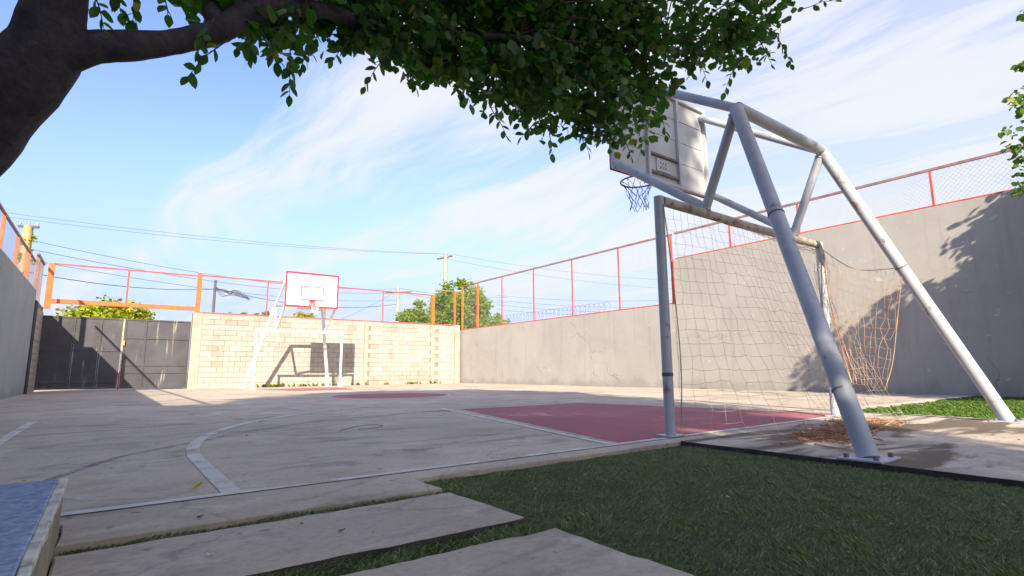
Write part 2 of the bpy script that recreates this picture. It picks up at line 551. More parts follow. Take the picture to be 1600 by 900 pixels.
def outline(corners, step=0.05, amp=0.006, seed=0):
    """polygon edge broken into short, slightly uneven runs"""
    rnd = random.Random(seed)
    pts = []
    n = len(corners)
    for i in range(n):
        a, b = Vector(corners[i]), Vector(corners[(i + 1) % n])
        d = b - a
        k = max(1, int(d.length / step))
        nrm = Vector((d.y, -d.x)).normalized()
        w = 0
        for j in range(k):
            w = w * .7 + rnd.gauss(0, amp) * .6
            pts.append(a + d * (j / k) + nrm * (w if j else 0))
    return pts


def slab_mesh(corners, z0, z1, amp=0.006, seed=0, step=0.05, ch=0.005):
    mb = MB()
    o = outline(corners, step, amp, seed)
    n = len(o)
    c = sum(o, Vector((0, 0))) / n
    inn = []
    for i in range(n):
        t = (o[(i + 1) % n] - o[i - 1])
        nr = Vector((-t.y, t.x)).normalized()
        inn.append(o[i] + nr * ch)
    for q in o:
        mb.v.append((q.x, q.y, z0))
    for q in o:
        mb.v.append((q.x, q.y, z1 - ch * .7))
    for q in inn:
        mb.v.append((q.x, q.y, z1))
    for i in range(n):
        j = (i + 1) % n
        mb.f.append((i, j, n + j, n + i))
        mb.f.append((n + i, n + j, 2 * n + j, 2 * n + i))
    mb.f.append(tuple(2 * n + i for i in range(n)))
    mb.sides = [2 * i for i in range(n)]
    return mb


def dark_sides(mb, o, m='shade_edge'):
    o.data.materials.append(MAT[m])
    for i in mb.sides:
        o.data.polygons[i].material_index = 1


def leaf_cloud(centers, per, size, seed, droop=0.35, flat=0.55):
    """numpy: many folded six-point leaves in spheres; returns verts, faces"""
    rng = np.random.default_rng(seed)
    cs = []
    for (x, y, z, r) in centers:
        k = max(3, int(per * rng.uniform(.75, 1.25)))
        d = rng.normal(size=(k, 3))
        d /= np.linalg.norm(d, axis=1)[:, None]
        cs.append(np.array([x, y, z]) + d * (r * rng.random((k, 1)) ** .45))
    P = np.concatenate(cs)
    n = len(P)
    az = rng.uniform(0, 2 * PI, n)
    pit = rng.normal(-droop, .5, n)
    t = np.stack([np.cos(az) * np.cos(pit), np.sin(az) * np.cos(pit), np.sin(pit)], 1)
    nr = rng.normal(size=(n, 3)) * flat + np.array([0, 0, 1.0])
    s = np.cross(t, nr)
    s /= np.linalg.norm(s, axis=1)[:, None]
    u = np.cross(s, t)
    L = (size * rng.uniform(.5, 1.28, n))[:, None]
    W = L * rng.uniform(.28, .50, n)[:, None]
    fold = L * rng.uniform(.01, .16, n)[:, None]
    cv = L * rng.uniform(-.05, .26, n)[:, None]
    V = np.stack([P, P + t * L * .32 + s * W * .85 + u * fold, P + t * L * .66 + s * W + u * (fold - cv * .4),
                  P + t * L - u * cv, P + t * L * .66 - s * W + u * (fold - cv * .4), P + t * L * .32 - s * W * .85 + u * fold], 1).reshape(-1, 3)
    idx = np.arange(n) * 6
    F = np.concatenate([np.stack([idx, idx + 1, idx + 2, idx + 3], 1), np.stack([idx, idx + 3, idx + 4, idx + 5], 1)])
    return V, F


def mesh_from_arrays(name, V, F, mat, parent=None):
    me = bpy.data.meshes.new(name)
    k = F.shape[1]
    me.vertices.add(len(V))
    me.vertices.foreach_set('co', np.asarray(V, dtype=np.float32).ravel())
    me.loops.add(F.size)
    me.loops.foreach_set('vertex_index', F.ravel().astype(np.int32))
    me.polygons.add(len(F))
    me.polygons.foreach_set('loop_start', (np.arange(len(F)) * k).astype(np.int32))
    me.update(calc_edges=True)
    me.materials.append(MAT[mat])
    o = bpy.data.objects.new(name, me)
    COL.objects.link(o)
    if parent:
        o.parent = parent
    return o


def blades(rects, n, h, seed, w=0.0045, z=-0.045):
    """short turf blades on rectangles (x0,y0,x1,y1); clumped lean"""
    rng = np.random.default_rng(seed)
    ar = np.array([(b[2] - b[0]) * (b[3] - b[1]) for b in rects])
    pick = rng.choice(len(rects), n, p=ar / ar.sum())
    R = np.array(rects)[pick]
    x = R[:, 0] + rng.random(n) * (R[:, 2] - R[:, 0])
    y = R[:, 1] + rng.random(n) * (R[:, 3] - R[:, 1])
    return x, y, rng


def blade_mesh(x, y, rng, h, w, z):
    n = len(x)
    a = rng.uniform(0, 2 * PI, n)
    cl = np.sin(x * 9.1 + np.sin(y * 7.3) * 2) * np.cos(y * 8.3 + np.cos(x * 5.7) * 2)
    lean = rng.normal(.9, .35, n)
    la = cl * 2.2 + rng.normal(0, .8, n)
    H = h * rng.uniform(.55, 1.2, n) * (1 + .25 * cl)
    dx, dy = np.cos(la) * lean * H, np.sin(la) * lean * H
    sx, sy = np.cos(a) * w, np.sin(a) * w
    zz = np.full(n, z)
    V = np.stack([np.stack([x - sx, y - sy, zz], 1), np.stack([x + sx, y + sy, zz], 1),
                  np.stack([x + dx * .4 + sx * .8, y + dy * .4 + sy * .8, zz + H * .65], 1),
                  np.stack([x + dx, y + dy, zz + H], 1)], 1).reshape(-1, 3)
    i = np.arange(n) * 4
    F = np.stack([i, i + 1, i + 2, i + 3], 1)
    return V, F


# ------------------------------------------------------------------ setting: ground, court, slabs
gb = MB()
gb.poly([(-400, -400, -0.11), (400, -400, -0.11), (400, 600, -0.11), (-400, 600, -0.11)])
tag(gb.build('ground', 'ground'), kind='structure')

sm = slab_mesh([(-5.85, -0.25), (-3.9, -0.25), (-3.9, -0.57), (-2.48, -0.57), (-2.48, -0.28), (-0.2, -0.24), (4.05, -0.24), (4.05, 0.36), (10.24, 0.42),
                   (10.24, 20.6), (-1.42, 20.6), (-1.42, 24.0), (-5.85, 24.0)], -0.10, 0.0, 0.004, 3, 0.12, 0.004)
court = sm.build('court', 'court')
tag(court, 'worn grey concrete sports court with painted lines', kind='structure')

sm = slab_mesh([(-0.2, -2.23), (3.95, -2.2), (3.95, -0.252), (-0.2, -0.252)], -0.10, 0.008, 0.004, 5, 0.1, 0.004)
pad = sm.build('pavement', 'pad')
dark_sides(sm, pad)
tag(pad, 'stained concrete pad behind the near goal', kind='structure')

path = empty('path', (-3.2, -1.5, -0.1), kind='structure')
for i, (c, sd) in enumerate([([(-3.9, -1.215), (-2.48, -1.215), (-2.49, -0.665), (-3.9, -0.685)], 1),
                             ([(-3.9, -2.0), (-2.48, -1.97), (-2.48, -1.395), (-3.9, -1.345)], 2),
                             ([(-3.9, -2.75), (-2.48, -2.75), (-2.48, -2.10), (-3.9, -2.11)], 3)]):
    sm = slab_mesh(c, -0.10, -0.002, 0.007, sd, 0.05, 0.006)
    o = sm.build('slab', 'slab', path)
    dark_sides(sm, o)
    o.matrix_parent_inverse = Matrix.Translation((3.2, 1.5, 0.1))

tb = MB()
tb.poly([(-3.93, -6, -0.03), (4.0, -6, -0.03), (4.0, -0.2, -0.03), (-3.93, -0.2, -0.03)])
tb.poly([(3.9, -6, -0.052), (10.3, -6, -0.052), (10.3, 0.45, -0.052), (3.9, 0.45, -0.052)])
tag(tb.build('lawn', 'turf_base'), kind='structure')


# painted markings: thin sheets on the court
def strip(pts, w, z):
    mb = MB()
    pts = [Vector((a[0], a[1])) for a in pts]
    L = []
    for i, q in enumerate(pts):
        t = (pts[min(i + 1, len(pts) - 1)] - pts[max(i - 1, 0)]).normalized()
        nr = Vector((-t.y, t.x))
        L.append((q + nr * w / 2, q - nr * w / 2))
    for a, b in L:
        mb.v += [(a.x, a.y, z), (b.x, b.y, z)]
    for i in range(len(L) - 1):
        mb.f.append((2 * i, 2 * i + 1, 2 * i + 3, 2 * i + 2))
    return mb


def arc(cx, cy, r, a0, a1, n=48):
    return [(cx + r * math.cos(math.radians(a0 + (a1 - a0) * i / n)), cy + r * math.sin(math.radians(a0 + (a1 - a0) * i / n))) for i in range(n + 1)]


def sheet(pts, z):
    return MB().poly([(q[0], q[1], z) for q in pts])


for nm, pts, z, mt in [('painted_key', [(-0.60, 0.02), (3.52, 0.10), (2.78, 4.02), (0.43, 4.06)], 0.0015, 'red_floor'),
                       ('painted_key', [(0.25, 17.7), (3.4, 17.7), (2.75, 14.6), (0.9, 14.6)], 0.0015, 'red_floor'),
                       ('painted_circle', arc(1.66, 9.35, 1.36, 0, 358, 60), 0.0015, 'red_floor')]:
    sheet(pts, z).build(nm, mt, court)
CX = 1.5
three = [(CX - 4.8, -0.05), (CX - 4.8, 0.6)] + arc(CX, 1.15, 4.8, 180, 0, 70) + [(CX + 4.8, 0.6), (CX + 4.8, 0.1)]
far3 = [(1.82 - 4.8, 17.8), (1.82 - 4.8, 17.2)] + arc(1.82, 16.6, 4.8, 180, 360, 70) + [(1.82 + 4.8, 17.2), (1.82 + 4.8, 17.8)]
keyline = [(-0.72, -0.0), (0.28, 4.30)] + arc(0.42, 4.36, 0.12, 180, 90, 6) + [(2.7, 4.46)] + arc(2.74, 4.34, .12, 90, 0, 5) + [(3.66, 0.1)]
box_line = [(-4.1, 0.62), (-3.96, 1.04), (-3.65, 1.72), (-3.11, 2.31), (-2.75, 2.75), (-1.78, 3.5), (-0.2, 3.95), (1.5, 4.05), (3.2, 3.9), (4.9, 3.4), (6.1, 2.5), (6.8, 1.5), (7.1, 0.5)]


def smooth_line(P, k=6):
    out = []
    for i in range(len(P) - 1):
        p0, p1, p2, p3 = [Vector(P[min(max(j, 0), len(P) - 1)]) for j in (i - 1, i, i + 1, i + 2)]
        for s in range(k):
            t = s / k
            out.append(0.5 * ((2 * p1) + (p2 - p0) * t + (2 * p0 - 5 * p1 + 4 * p2 - p3) * t * t + (3 * p1 - p0 - 3 * p2 + p3) * t ** 3))
    out.append(Vector(P[-1]))
    return out


for pts, w, z, mt in [(three, 0.085, 0.003, 'white_line'), (far3, 0.07, 0.003, 'white_line'), (keyline, 0.07, 0.0035, 'white_line'),
                      ([(-4.5, -0.085), (-2, -0.06), (0.5, -0.03), (4.0, 0.03)], 0.065, 0.0045, 'white_line'),
                      ([(-4.49, 0.2), (-4.48, 3.0), (-4.47, 5.6)], 0.08, 0.0045, 'white_line'),
                      (arc(1.66, 9.35, 1.40, 0, 360, 64), 0.07, 0.003, 'white_line'),
                      ([(-4.4, 9.3), (0.22, 9.33)], 0.06, 0.002, 'faded_line'), ([(3.1, 9.35), (7.5, 9.4)], 0.06, 0.002, 'old_line'),
                      (smooth_line(box_line), 0.048, 0.0015, 'faded_line'),
                      ([(7.5, 0.45), (7.5, 17.8)], 0.06, 0.0045, 'old_line'),
                      ([(4.05, 0.30), (4.05, 0.41), (10.2, 0.47)][1:], 0.10, 0.002, 'white_line'),
                      ([(-4.4, 17.72), (0.2, 17.74)], 0.06, 0.0015, 'old_line'), ([(3.5, 17.75), (7.5, 17.8)], 0.06, 0.0015, 'old_line')]:
    strip(pts, w, z).build('painted_line', mt, court)

# turf blades: near lawn, joints between slabs, patch by the right wall
x, y, rng = blades([(-2.50, -3.1, 4.0, -0.28)], 480000, 1, 21)
keep = ((x < -0.21) | (y < -2.24)) & ((y < -.58) | (x > -2.46))
dist = np.hypot(x + 3.81, y + 2.94)
keep &= (rng.random(len(x)) < np.clip(3.2 / np.maximum(dist, .1), .35, 1))
V, F = blade_mesh(x[keep], y[keep], rng, 0.0155, 0.0017, -0.034)
tag(mesh_from_arrays('turf', V, F, 'blade'), 'dark green artificial turf beside the court and the concrete pad', 'turf', kind='stuff')
x, y, rng = blades([(-3.88, -.69, -2.4, -.555), (-3.88, -1.40, -2.4, -1.20), (-3.88, -2.12, -2.4, -1.98)], 26000, 1, 22)
V, F = blade_mesh(x, y, rng, 0.022, 0.0022, -0.034)
tag(mesh_from_arrays('turf', V, F, 'blade'), 'thin strips of green turf in the joints between concrete slabs', 'turf', kind='stuff')
x, y, rng = blades([(3.97, -2.6, 10.2, 0.36)], 60000, 1, 23)
V, F = blade_mesh(x, y, rng, 0.05, 0.007, -0.052)
tag(mesh_from_arrays('turf', V, F, 'blade2'), 'bright green turf patch along the foot of the right wall', 'turf', kind='stuff')


# ------------------------------------------------------------------ walls
def child(o, parent):
    o.parent = parent
    o.matrix_parent_inverse = Matrix.Translation(-Vector(parent.location))
    return o


def block_template(L):
    """one cement block, face towards -Y, arrises taken off"""
    mb = MB()
    h, d, c = 0.192, 0.03, 0.006
    mb.v = [(0, d, 0), (L, d, 0), (L, d, h), (0, d, h), (0, 0.005, 0), (L, 0.005, 0), (L, 0.005, h), (0, 0.005, h),
            (c, 0, c), (L - c, 0, c), (L - c, 0, h - c), (c, 0, h - c)]
    mb.f = [(8, 9, 10, 11), (4, 5, 9, 8), (5, 6, 10, 9), (6, 7, 11, 10), (7, 4, 8, 11), (0, 1, 5, 4), (1, 2, 6, 5), (2, 3, 7, 6), (3, 0, 4, 7)]
    return mb


BLOCK_MESH = {}


def get_block(L):
    k = round(L, 3)
    if k not in BLOCK_MESH:
        o = block_template(L).build('brick', 'block')
        BLOCK_MESH[k] = o.data
        bpy.data.objects.remove(o)
    return BLOCK_MESH[k]


def lay_blocks(parent, origin, rz, length, rows, limit=300, off0=0.0, z0=0.0):
    """courses of blocks along a wall face; each block an object; those past the limit in one mesh"""
    rnd = random.Random(int(length * 100))
    rest = MB()
    base = Matrix.Translation(origin) @ Matrix.Rotation(rz, 4, 'Z')
    inv = Matrix.Translation(-Vector(parent.location))
    n = 0
    for r in range(rows - 1, -1, -1):
        s = -0.2 if r % 2 else 0.0
        s += off0
        while s < length - 0.03:
            a, b = max(s, 0), min(s + 0.392, length - .004)
            s += 0.4
            if b - a < 0.05:
                continue
            mtx = base @ Matrix.Translation((a, rnd.uniform(-.003, .003), z0 + r * 0.2 + rnd.uniform(-.001, .001)))
            if n < limit:
                o = bpy.data.objects.new('brick', get_block(round((b - a) / .02) * .02 if b - a < .39 else .392))
                COL.objects.link(o)
                o.parent = parent
                o.matrix_parent_inverse = inv
                o.matrix_basis = mtx
                n += 1
            else:
                t = block_template(b - a)
                k = len(rest.v)
                rest.v += [tuple(mtx @ Vector(q)) for q in t.v]
                rest.f += [tuple(k + i for i in f) for f in t.f]
    if rest.f:
        o = child(rest.build('brick_course', 'block'), parent)
        tag(o, kind='stuff')


# back wall of cement blocks
HB = 2.82
bw = empty('block_wall', (4.3, 20.4, 0), 'pale cement block wall across the far end behind the white hoop', 'wall')
child(MB().box(-1.42, 20.425, -0.05, 10.05, 20.58, HB).build('wall_core', 'mortar'), bw)
for xa, xb in ((-1.42, -1.10), (5.28, 5.46), (8.62, 8.80)):
    child(MB().box(xa, 20.385, -0.05, xb, 20.60, HB + .006).build('pilaster', 'pilaster', bevel=.006), bw)
child(MB().box(9.82, 20.18, -0.05, 10.10, 20.60, HB + .02).build('pilaster', 'pilaster', bevel=.006), bw)
lay_blocks(bw, (-1.095, 20.395, 0.0), 0, 6.37, 14, 180, 0)
lay_blocks(bw, (5.465, 20.395, 0.0), 0, 3.15, 14, 90, .1)
a = math.atan2(-0.2, 1.02)
lay_blocks(bw, (8.805, 20.385, 0.0), a, 1.03, 14, 30, .2)
child(MB().bar((8.80, 20.47, HB / 2 - .03), (9.83, 20.27, HB / 2 - .03), .12, HB).build('wall_core', 'mortar'), bw)

# left block wall by the gate
lw = empty('block_wall', (-5.72, 19.3, 0), 'short cement block wall between shadow-toned pier and gate', 'wall')
child(MB().box(-5.9, 18.75, -0.05, -5.725, 20.7, 2.76).build('wall_core', 'mortar'), lw)
lay_blocks(lw, (-5.695, 18.76, 0), PI / 2, 1.94, 13, 300, 0, 0)
child(MB().box(-5.92, 18.12, -0.05, -5.69, 18.74, 2.74).build('pier', 'wall_shade'), lw)

# tall grey walls
tw = MB().box(-5.95, -13.0, -0.06, -5.71, 18.1, 3.02).build('grey_wall', 'wall_left', bevel=.01)
tag(tw, 'grey rendered wall along the left side of the court', 'wall')
rl = MB().box(10.23, 7.45, -0.06, 10.45, 20.75, 2.60).build('grey_wall', 'wall_grey', bevel=.01)
tag(rl, 'lower section of the grey right wall nearest the block wall', 'wall')
rh = MB().box(10.22, -7.5, -0.06, 10.47, 7.445, 4.0).build('grey_wall', 'wall_grey', bevel=.01)
tag(rh, 'tall section of the grey right wall behind the goal net', 'wall')
# small stones rough out the wall foot: weeds
wv = []
for i in range(44):
    xx = random.choice([random.uniform(.9, 3.9), random.uniform(.9, 3.9), random.uniform(7.6, 9.8), random.uniform(4, 8)])
    wv.append((xx, 20.32, 0.02 + random.random() * .04, random.uniform(.03, .09)))
V, F = leaf_cloud(wv, 16, 0.07, 5, -.5)
tag(mesh_from_arrays('weeds', V, F, 'weed'), 'yellowish weeds along the foot of the block wall', 'weeds', kind='stuff')


# ------------------------------------------------------------------ wire fences on the walls
def chain_link(A, B, z0, z1, pitch=0.075, r=0.0016):
    """two families of diagonal wires between A and B"""
    A, B = Vector((A[0], A[1], 0)), Vector((B[0], B[1], 0))
    L = (B - A).length
    t = (B - A) / L
    nrm = Vector((-t.y, t.x, 0))
    H = z1 - z0
    mb = MB()
    for sgn in (1, -1):
        k = -H if sgn == 1 else 0
        while k < (L if sgn == 1 else L + H):
            if sgn == 1:
                s0, s1 = max(k, 0), min(k + H, L)
                h0, h1 = s0 - k, s1 - k
            else:
                s0, s1 = max(k - H, 0), min(k, L)
                h0, h1 = k - s0, k - s1
            if s1 - s0 > .02:
                p, q = A + t * s0 + Vector((0, 0, z0 + h0)), A + t * s1 + Vector((0, 0, z0 + h1))
                o = nrm * (sgn * r)
                mb.tube([p + o, q + o], r, 3, False)
            k += pitch
    return mb


def fence(label, A, B, z0, z1, posts, mats, rail_w=0.05, post_w=0.04, base_rail=True, pitch=0.08, wire=0.0016):
    mid = ((A[0] + B[0]) / 2, (A[1] + B[1]) / 2, z0)
    f = empty('wire_fence', mid, label, 'fence')
    top = MB().bar((A[0], A[1], z1), (B[0], B[1], z1), rail_w * .9, rail_w)
    child(top.build('rail', mats[0]), f)
    if base_rail:
        child(MB().bar((A[0], A[1], z0 + .022), (B[0], B[1], z0 + .022), .06, .05).build('rail', mats[1]), f)
    for q in posts:
        w = q[2] if len(q) > 2 else post_w
        m = q[3] if len(q) > 3 else mats[2]
        child(MB().bar((q[0], q[1], z0 + .045 if base_rail else z0), (q[0], q[1], z1 - rail_w * .5), w).build('post', m), f)
    child(tag(chain_link(A, B, z0 + .05, z1 - .02, pitch, wire).build('mesh', 'wire_mesh'), kind='stuff'), f)
    return f


RX = 10.30
fence('wire mesh fence on the lower right wall with thin red posts', (RX, 20.35), (RX, 7.48), 2.60, 4.84,
      [(RX, 20.30, .07, 'orange'), (RX, 16.88 + 2.0, .07, 'orange'), (RX, 16.85), (RX, 14.55), (RX, 12.18), (RX, 9.79), (RX, 7.55, .06)], ('rail', 'red_steel', 'red_steel'), .055)
fence('wire mesh fence on the tall right wall with pale diamonds', (RX, 7.40), (RX, -7.4), 4.0, 4.85,
      [(RX, 5.5), (RX, 3.55), (RX, .68), (RX, -1.6), (RX, -4), (RX, -6.5)], ('rail', 'red_steel', 'red_steel'), .055, wire=.0026, pitch=.10)
child(MB().bar((RX - .085, 7.43, 2.62), (RX - .085, 7.43, 4.02), .03, .03).build('rail', 'red_steel'), bpy.data.objects['wire_fence.001'])
fence('wire mesh fence on the block wall behind the white backboard', (-1.2, 20.47), (8.74, 20.47), HB, 4.27,
      [(1.15, 20.47), (3.45, 20.47, .13, 'orange'), (6.13, 20.47), (8.72, 20.47, .14, 'orange')], ('red_steel', 'red_steel', 'red_steel'), .05)
fence('short fence panel with orange posts at the far right corner', (8.84, 20.45), (10.24, 20.42), HB, 4.55,
      [(9.93, 20.42, .08, 'orange')], ('rail', 'red_steel', 'orange'), .05)
LX = -5.8
fence('wire mesh fence on the tall left wall with orange posts', (LX, -12.8), (LX, 17.9), 3.03, 3.85,
      [(LX, 5), (LX, 8.6), (LX, 11.9, .06), (LX, 14.1, .07), (LX, 16.3, .09)], ('rail', 'red_steel', 'orange'), .05, .06)
fence('short wire fence panel on the low block wall left of the gate', (LX, 18.3), (LX, 20.3), 2.78, 4.15,
      [(LX, 18.5, .10, 'rail'), (LX, 19.6, .06, 'rail')], ('rail', 'rail', 'orange'), .07)

# ------------------------------------------------------------------ gate portal and gate
gf = empty('gate_frame', (-3.55, 20.5, 0), 'orange steel beam and posts framing the opening above the gate', 'frame')
for nm, a, b, w, m in [('post', (-5.62, 20.5, 2.72), (-5.62, 20.5, 4.25), .16, 'orange'), ('post', (-1.28, 20.5, 2.83), (-1.28, 20.5, 4.36), .15, 'orange'),
                       ('beam', (-5.54, 20.5, 2.98), (-1.355, 20.5, 2.98), .14, 'orange'), ('rail', (-5.54, 20.5, 4.24), (-1.355, 20.5, 4.24), .05, 'red_steel'),
                       ('rail', (-3.5, 20.5, 3.05), (-3.5, 20.5, 4.215), .06, 'red_steel')]:
    child(MB().bar(a, b, w).build(nm, m), gf)
GY = 20.62
GZ = 2.50
gate = empty('metal_gate', (-3.5, GY, 0), 'dark grey double leaf sheet metal gate at the far left', 'gate')
# left leaf
def gate_leaf(x0, x1, vbars, hbars, hx=None):
    lf = MB()
    lf.box(x0, GY - .03, .06, x0 + .05, GY + .03, GZ)
    lf.box(x1 - .05, GY - .03, .06, x1, GY + .03, GZ)
    lf.box(x0 + .05, GY - .028, GZ - .05, x1 - .05, GY + .028, GZ)
    lf.box(x0 + .05, GY - .028, .06, x1 - .05, GY + .028, .11)
    leaf = child(lf.build('leaf', 'gate_bar'), gate)
    inv = Matrix.Translation(-Vector(gate.location))
    xs = [x0 + .05] + vbars + [x1 - .05]
    for xb in vbars:
        o = MB().box(xb - .025, GY - .032, .112, xb + .025, GY + .02, GZ - .052).build('bar', 'gate_bar', leaf)
    for i in range(len(xs) - 1):
        xa, xb = xs[i] + (.026 if i else 0), xs[i + 1] - (.026 if i < len(xs) - 2 else 0)
        for (z, which) in hbars:
            if which in (None, i):
                MB().box(xa, GY - .030, z - .025, xb, GY + .018, z + .025).build('bar', 'gate_bar', leaf)
        zs = [.112] + [z for z, wch in sorted(hbars) if wch in (None, i)] + [GZ - .052]
        for k in range(len(zs) - 1):
            MB().box(xa + .002, GY - .004 + random.uniform(-.003, .003), zs[k] + (.026 if k else 0), xb - .002, GY + .006,
                     zs[k + 1] - (.026 if k < len(zs) - 2 else 0)).build('panel', 'gate', leaf)
    return leaf


gate_leaf(-5.69, -3.52, [-4.85, -4.12], [(1.36, None), (.30, None)])
rleaf = gate_leaf(-3.46, -1.44, [-2.83], [(1.82, None), (.86, None), (.60, None)])
child(MB().box(-3.515, GY - .045, .02, -3.465, GY + .01, GZ + .01).build('meeting_strip', 'pipe_worn'), gate)
child(MB().box(-3.50, GY - .075, 1.55, -3.42, GY - .046, 1.72).build('lock', 'pole_wood'), gate)
child(MB().tube([(-3.49, GY - .07, 0.02), (-3.49, GY - .07, .62), (-3.44, GY - .07, .66)], .014, 8).build('drop_bolt', 'red_paint'), gate)

# ------------------------------------------------------------------ basketball hoops
def make_hoop(name, label, at, rz, legL, legR, apex, strut_w, paint, netmat, collar, rim_mat):
    h = empty(name, at, label, 'basketball hoop', 'basketball hoops over the goals', rz=rz)
    sw = strut_w
    apL, apR = Vector((-sw, apex[0], apex[1])), Vector((sw, apex[0], apex[1]))
    mount = Vector((0, 0, 2.07))
    bY, b0, b1, bw_ = 1.12, 2.86, 4.06, 0.92
    for s, ap, lg in ((-1, apL, Vector(legL)), (1, apR, Vector(legR))):
        lt = MB().tube([lg + Vector((0, 0, .012)), lg.lerp(ap, .5), ap], [.062, .060, .060], 18)
        lo = lt.build('leg', paint, h, True)
        d = (ap - lg).normalized()
        for tt in collar[0 if s < 0 else 1]:
            q = lg.lerp(ap, tt)
            MB().tube([q - d * .007, q + d * .007], .0645, 18).build('collar', 'bracket', lo, True)
        pl = MB().box(lg.x - .15, lg.y - .12, .009, lg.x + .15, lg.y + .12, .021)
        po = pl.build('base_plate', paint, h, bevel=.002)
        for bx_, by_ in ((-.11, -.08), (.11, -.08), (-.11, .08), (.11, .08)):
            MB().tube([(lg.x + bx_, lg.y + by_, .021), (lg.x + bx_, lg.y + by_, .045)], .016, 6).build('bolt', 'bracket', po)
        foot = Vector((s * sw, 0.0, 2.085))
        so = MB().tube([foot, ap - (ap - foot).normalized() * .02], .045, 14).build('strut', paint, h, True)
        sd_ = (ap - foot).normalized()
        for q in (foot + sd_ * .012, ap - sd_ * .068):
            MB().tube([q - sd_ * .011, q - sd_ * .004, q + sd_ * .004, q + sd_ * .011], [.046, .0525, .0515, .046], 14, False).build('weld', paint, so, True)
        MB().tube([foot + Vector((0, .01, .03)), (s * (bw_ - .03), bY - .02, b0 + .05)], .044, 14).build('lower_arm', paint, h, True)
        MB().tube([ap + (Vector((s * (bw_ - .08), bY, b1 - .1)) - ap).normalized() * .03, (s * (bw_ - .08), bY - .02, b1 - .1)], .044, 14).build('upper_arm', paint, h, True)
    MB().tube([apL + Vector((.02, 0, .01)), apR + Vector((-.02, 0, .01))], .058, 16).build('cross_tube', paint, h, True)
    # backboard: sheet with angle frame; face towards +Y
    board = MB().box(-bw_, bY + .005, b0, bw_, bY + .025, b1).build('backboard', 'white_paint', h)
    zs = [b0 + .03, b0 + .34, b0 + .63, b0 + .92, b1 - .03]
    xs = [-bw_ + .04, -.30, .30, bw_ - .04]
    for i in range(3):
        for k in range(4):
            MB().box(xs[i] + .022, bY - .006 + random.uniform(-.003, .001), zs[k] + .005, xs[i + 1] - .022, bY + .005, zs[k + 1] - .005).build('panel', 'board_back', board)
    fr = MB()
    fr.box(-bw_ - .01, bY - .045, b0 - .02, bw_ + .01, bY + .004, b0 + .02)
    fr.box(-bw_ - .01, bY - .045, b1 - .02, bw_ + .01, bY + .004, b1 + .02)
    fr.box(-bw_ - .01, bY - .043, b0 + .02, -bw_ + .03, bY + .004, b1 - .02)
    fr.box(bw_ - .03, bY - .043, b0 + .02, bw_ + .01, bY + .004, b1 - .02)
    fr.build('frame', 'board_back', board, bevel=.004)
    for xx in (-.30, .30):
        MB().box(xx - .02, bY - .05, b0 + .021, xx + .02, bY + .003, b1 - .021).build('rib', 'board_back', board, bevel=.004)
    for zz in (b0 + .10, b0 + .335):
        MB().box(-.278, bY - .04, zz - .014, .278, bY + .002, zz + .014).build('rib', 'bracket', board)
    hp = MB().box(-.14, bY - .022, b0 + .135, .14, bY - .007, b0 + .30).build('hoop_plate', 'board_back', board)
    for r_ in range(2):
        for c_ in range(3):
            MB().bar((-.075 + c_ * .05, bY - .024, b0 + .17 + r_ * .06), (-.060 + c_ * .05, bY - .024, b0 + .20 + r_ * .06), .012, .006).build('slot', 'bracket', hp)
    # red border and target square on the face
    f0 = bY + .025
    bd = MB()
    t = .045
    for (xa, xb, za, zb) in ((-bw_ - .012, bw_ + .012, b0 - .022, b0 + t), (-bw_ - .012, bw_ + .012, b1 - t, b1 + .022), (-bw_ - .012, -bw_ + t, b0 + t, b1 - t), (bw_ - t, bw_ + .012, b0 + t, b1 - t)):
        bd.box(xa, f0, za, xb, f0 + .006, zb)
    bd.build('border', 'red_paint', board)
    sq = MB()
    q0, q1, qw, t = b0 + .24, b0 + .74, .40, .035
    for (xa, xb, za, zb) in ((-qw, qw, q0, q0 + t), (-qw, qw, q1 - t, q1), (-qw, -qw + t, q0 + t, q1 - t), (qw - t, qw, q0 + t, q1 - t)):
        sq.box(xa, f0, za, xb, f0 + .004, zb)
    sq.build('target_square', 'red_paint', board)
    rz_ = b0 + .14
    rim = MB().torus((0, f0 + .15 + .225, rz_), .225, .011)
    rim.bar((-.06, f0 + .02, rz_), (-.11, f0 + .19, rz_), .014)
    rim.bar((.06, f0 + .02, rz_), (.11, f0 + .19, rz_), .014)
    ro = rim.build('rim', rim_mat, h, True)
    MB().box(-.10, f0 + .006, rz_ - .08, .10, f0 + .03, rz_ + .10).build('rim_mount', 'red_paint', ro, bevel=.004)
    # cord net
    net = MB()
    rnd = random.Random(4)
    rings, seg = 6, 12
    node = {}
    for i in range(rings):
        R = [.222, .165, .125, .105, .10, .11][i]
        for k in range(seg):
            a_ = 2 * PI * (k + .5 * (i % 2)) / seg
            node[i, k] = Vector((math.cos(a_) * R + rnd.gauss(0, .012), f0 + .375 + math.sin(a_) * R + rnd.gauss(0, .012), rz_ - i * .075 - abs(rnd.gauss(0, .012)) * (i > 0)))
    for i in range(rings - 1):
        for k in range(seg):
            for k2 in ((k, k - 1) if i % 2 == 0 else (k, (k + 1) % seg)):
                if i > 0 and rnd.random() < .22:
                    continue
                net.tube([node[i, k], node[i + 1, k2 % seg]], .0035, 4, False)
    net.build('net', netmat, h)
    return h


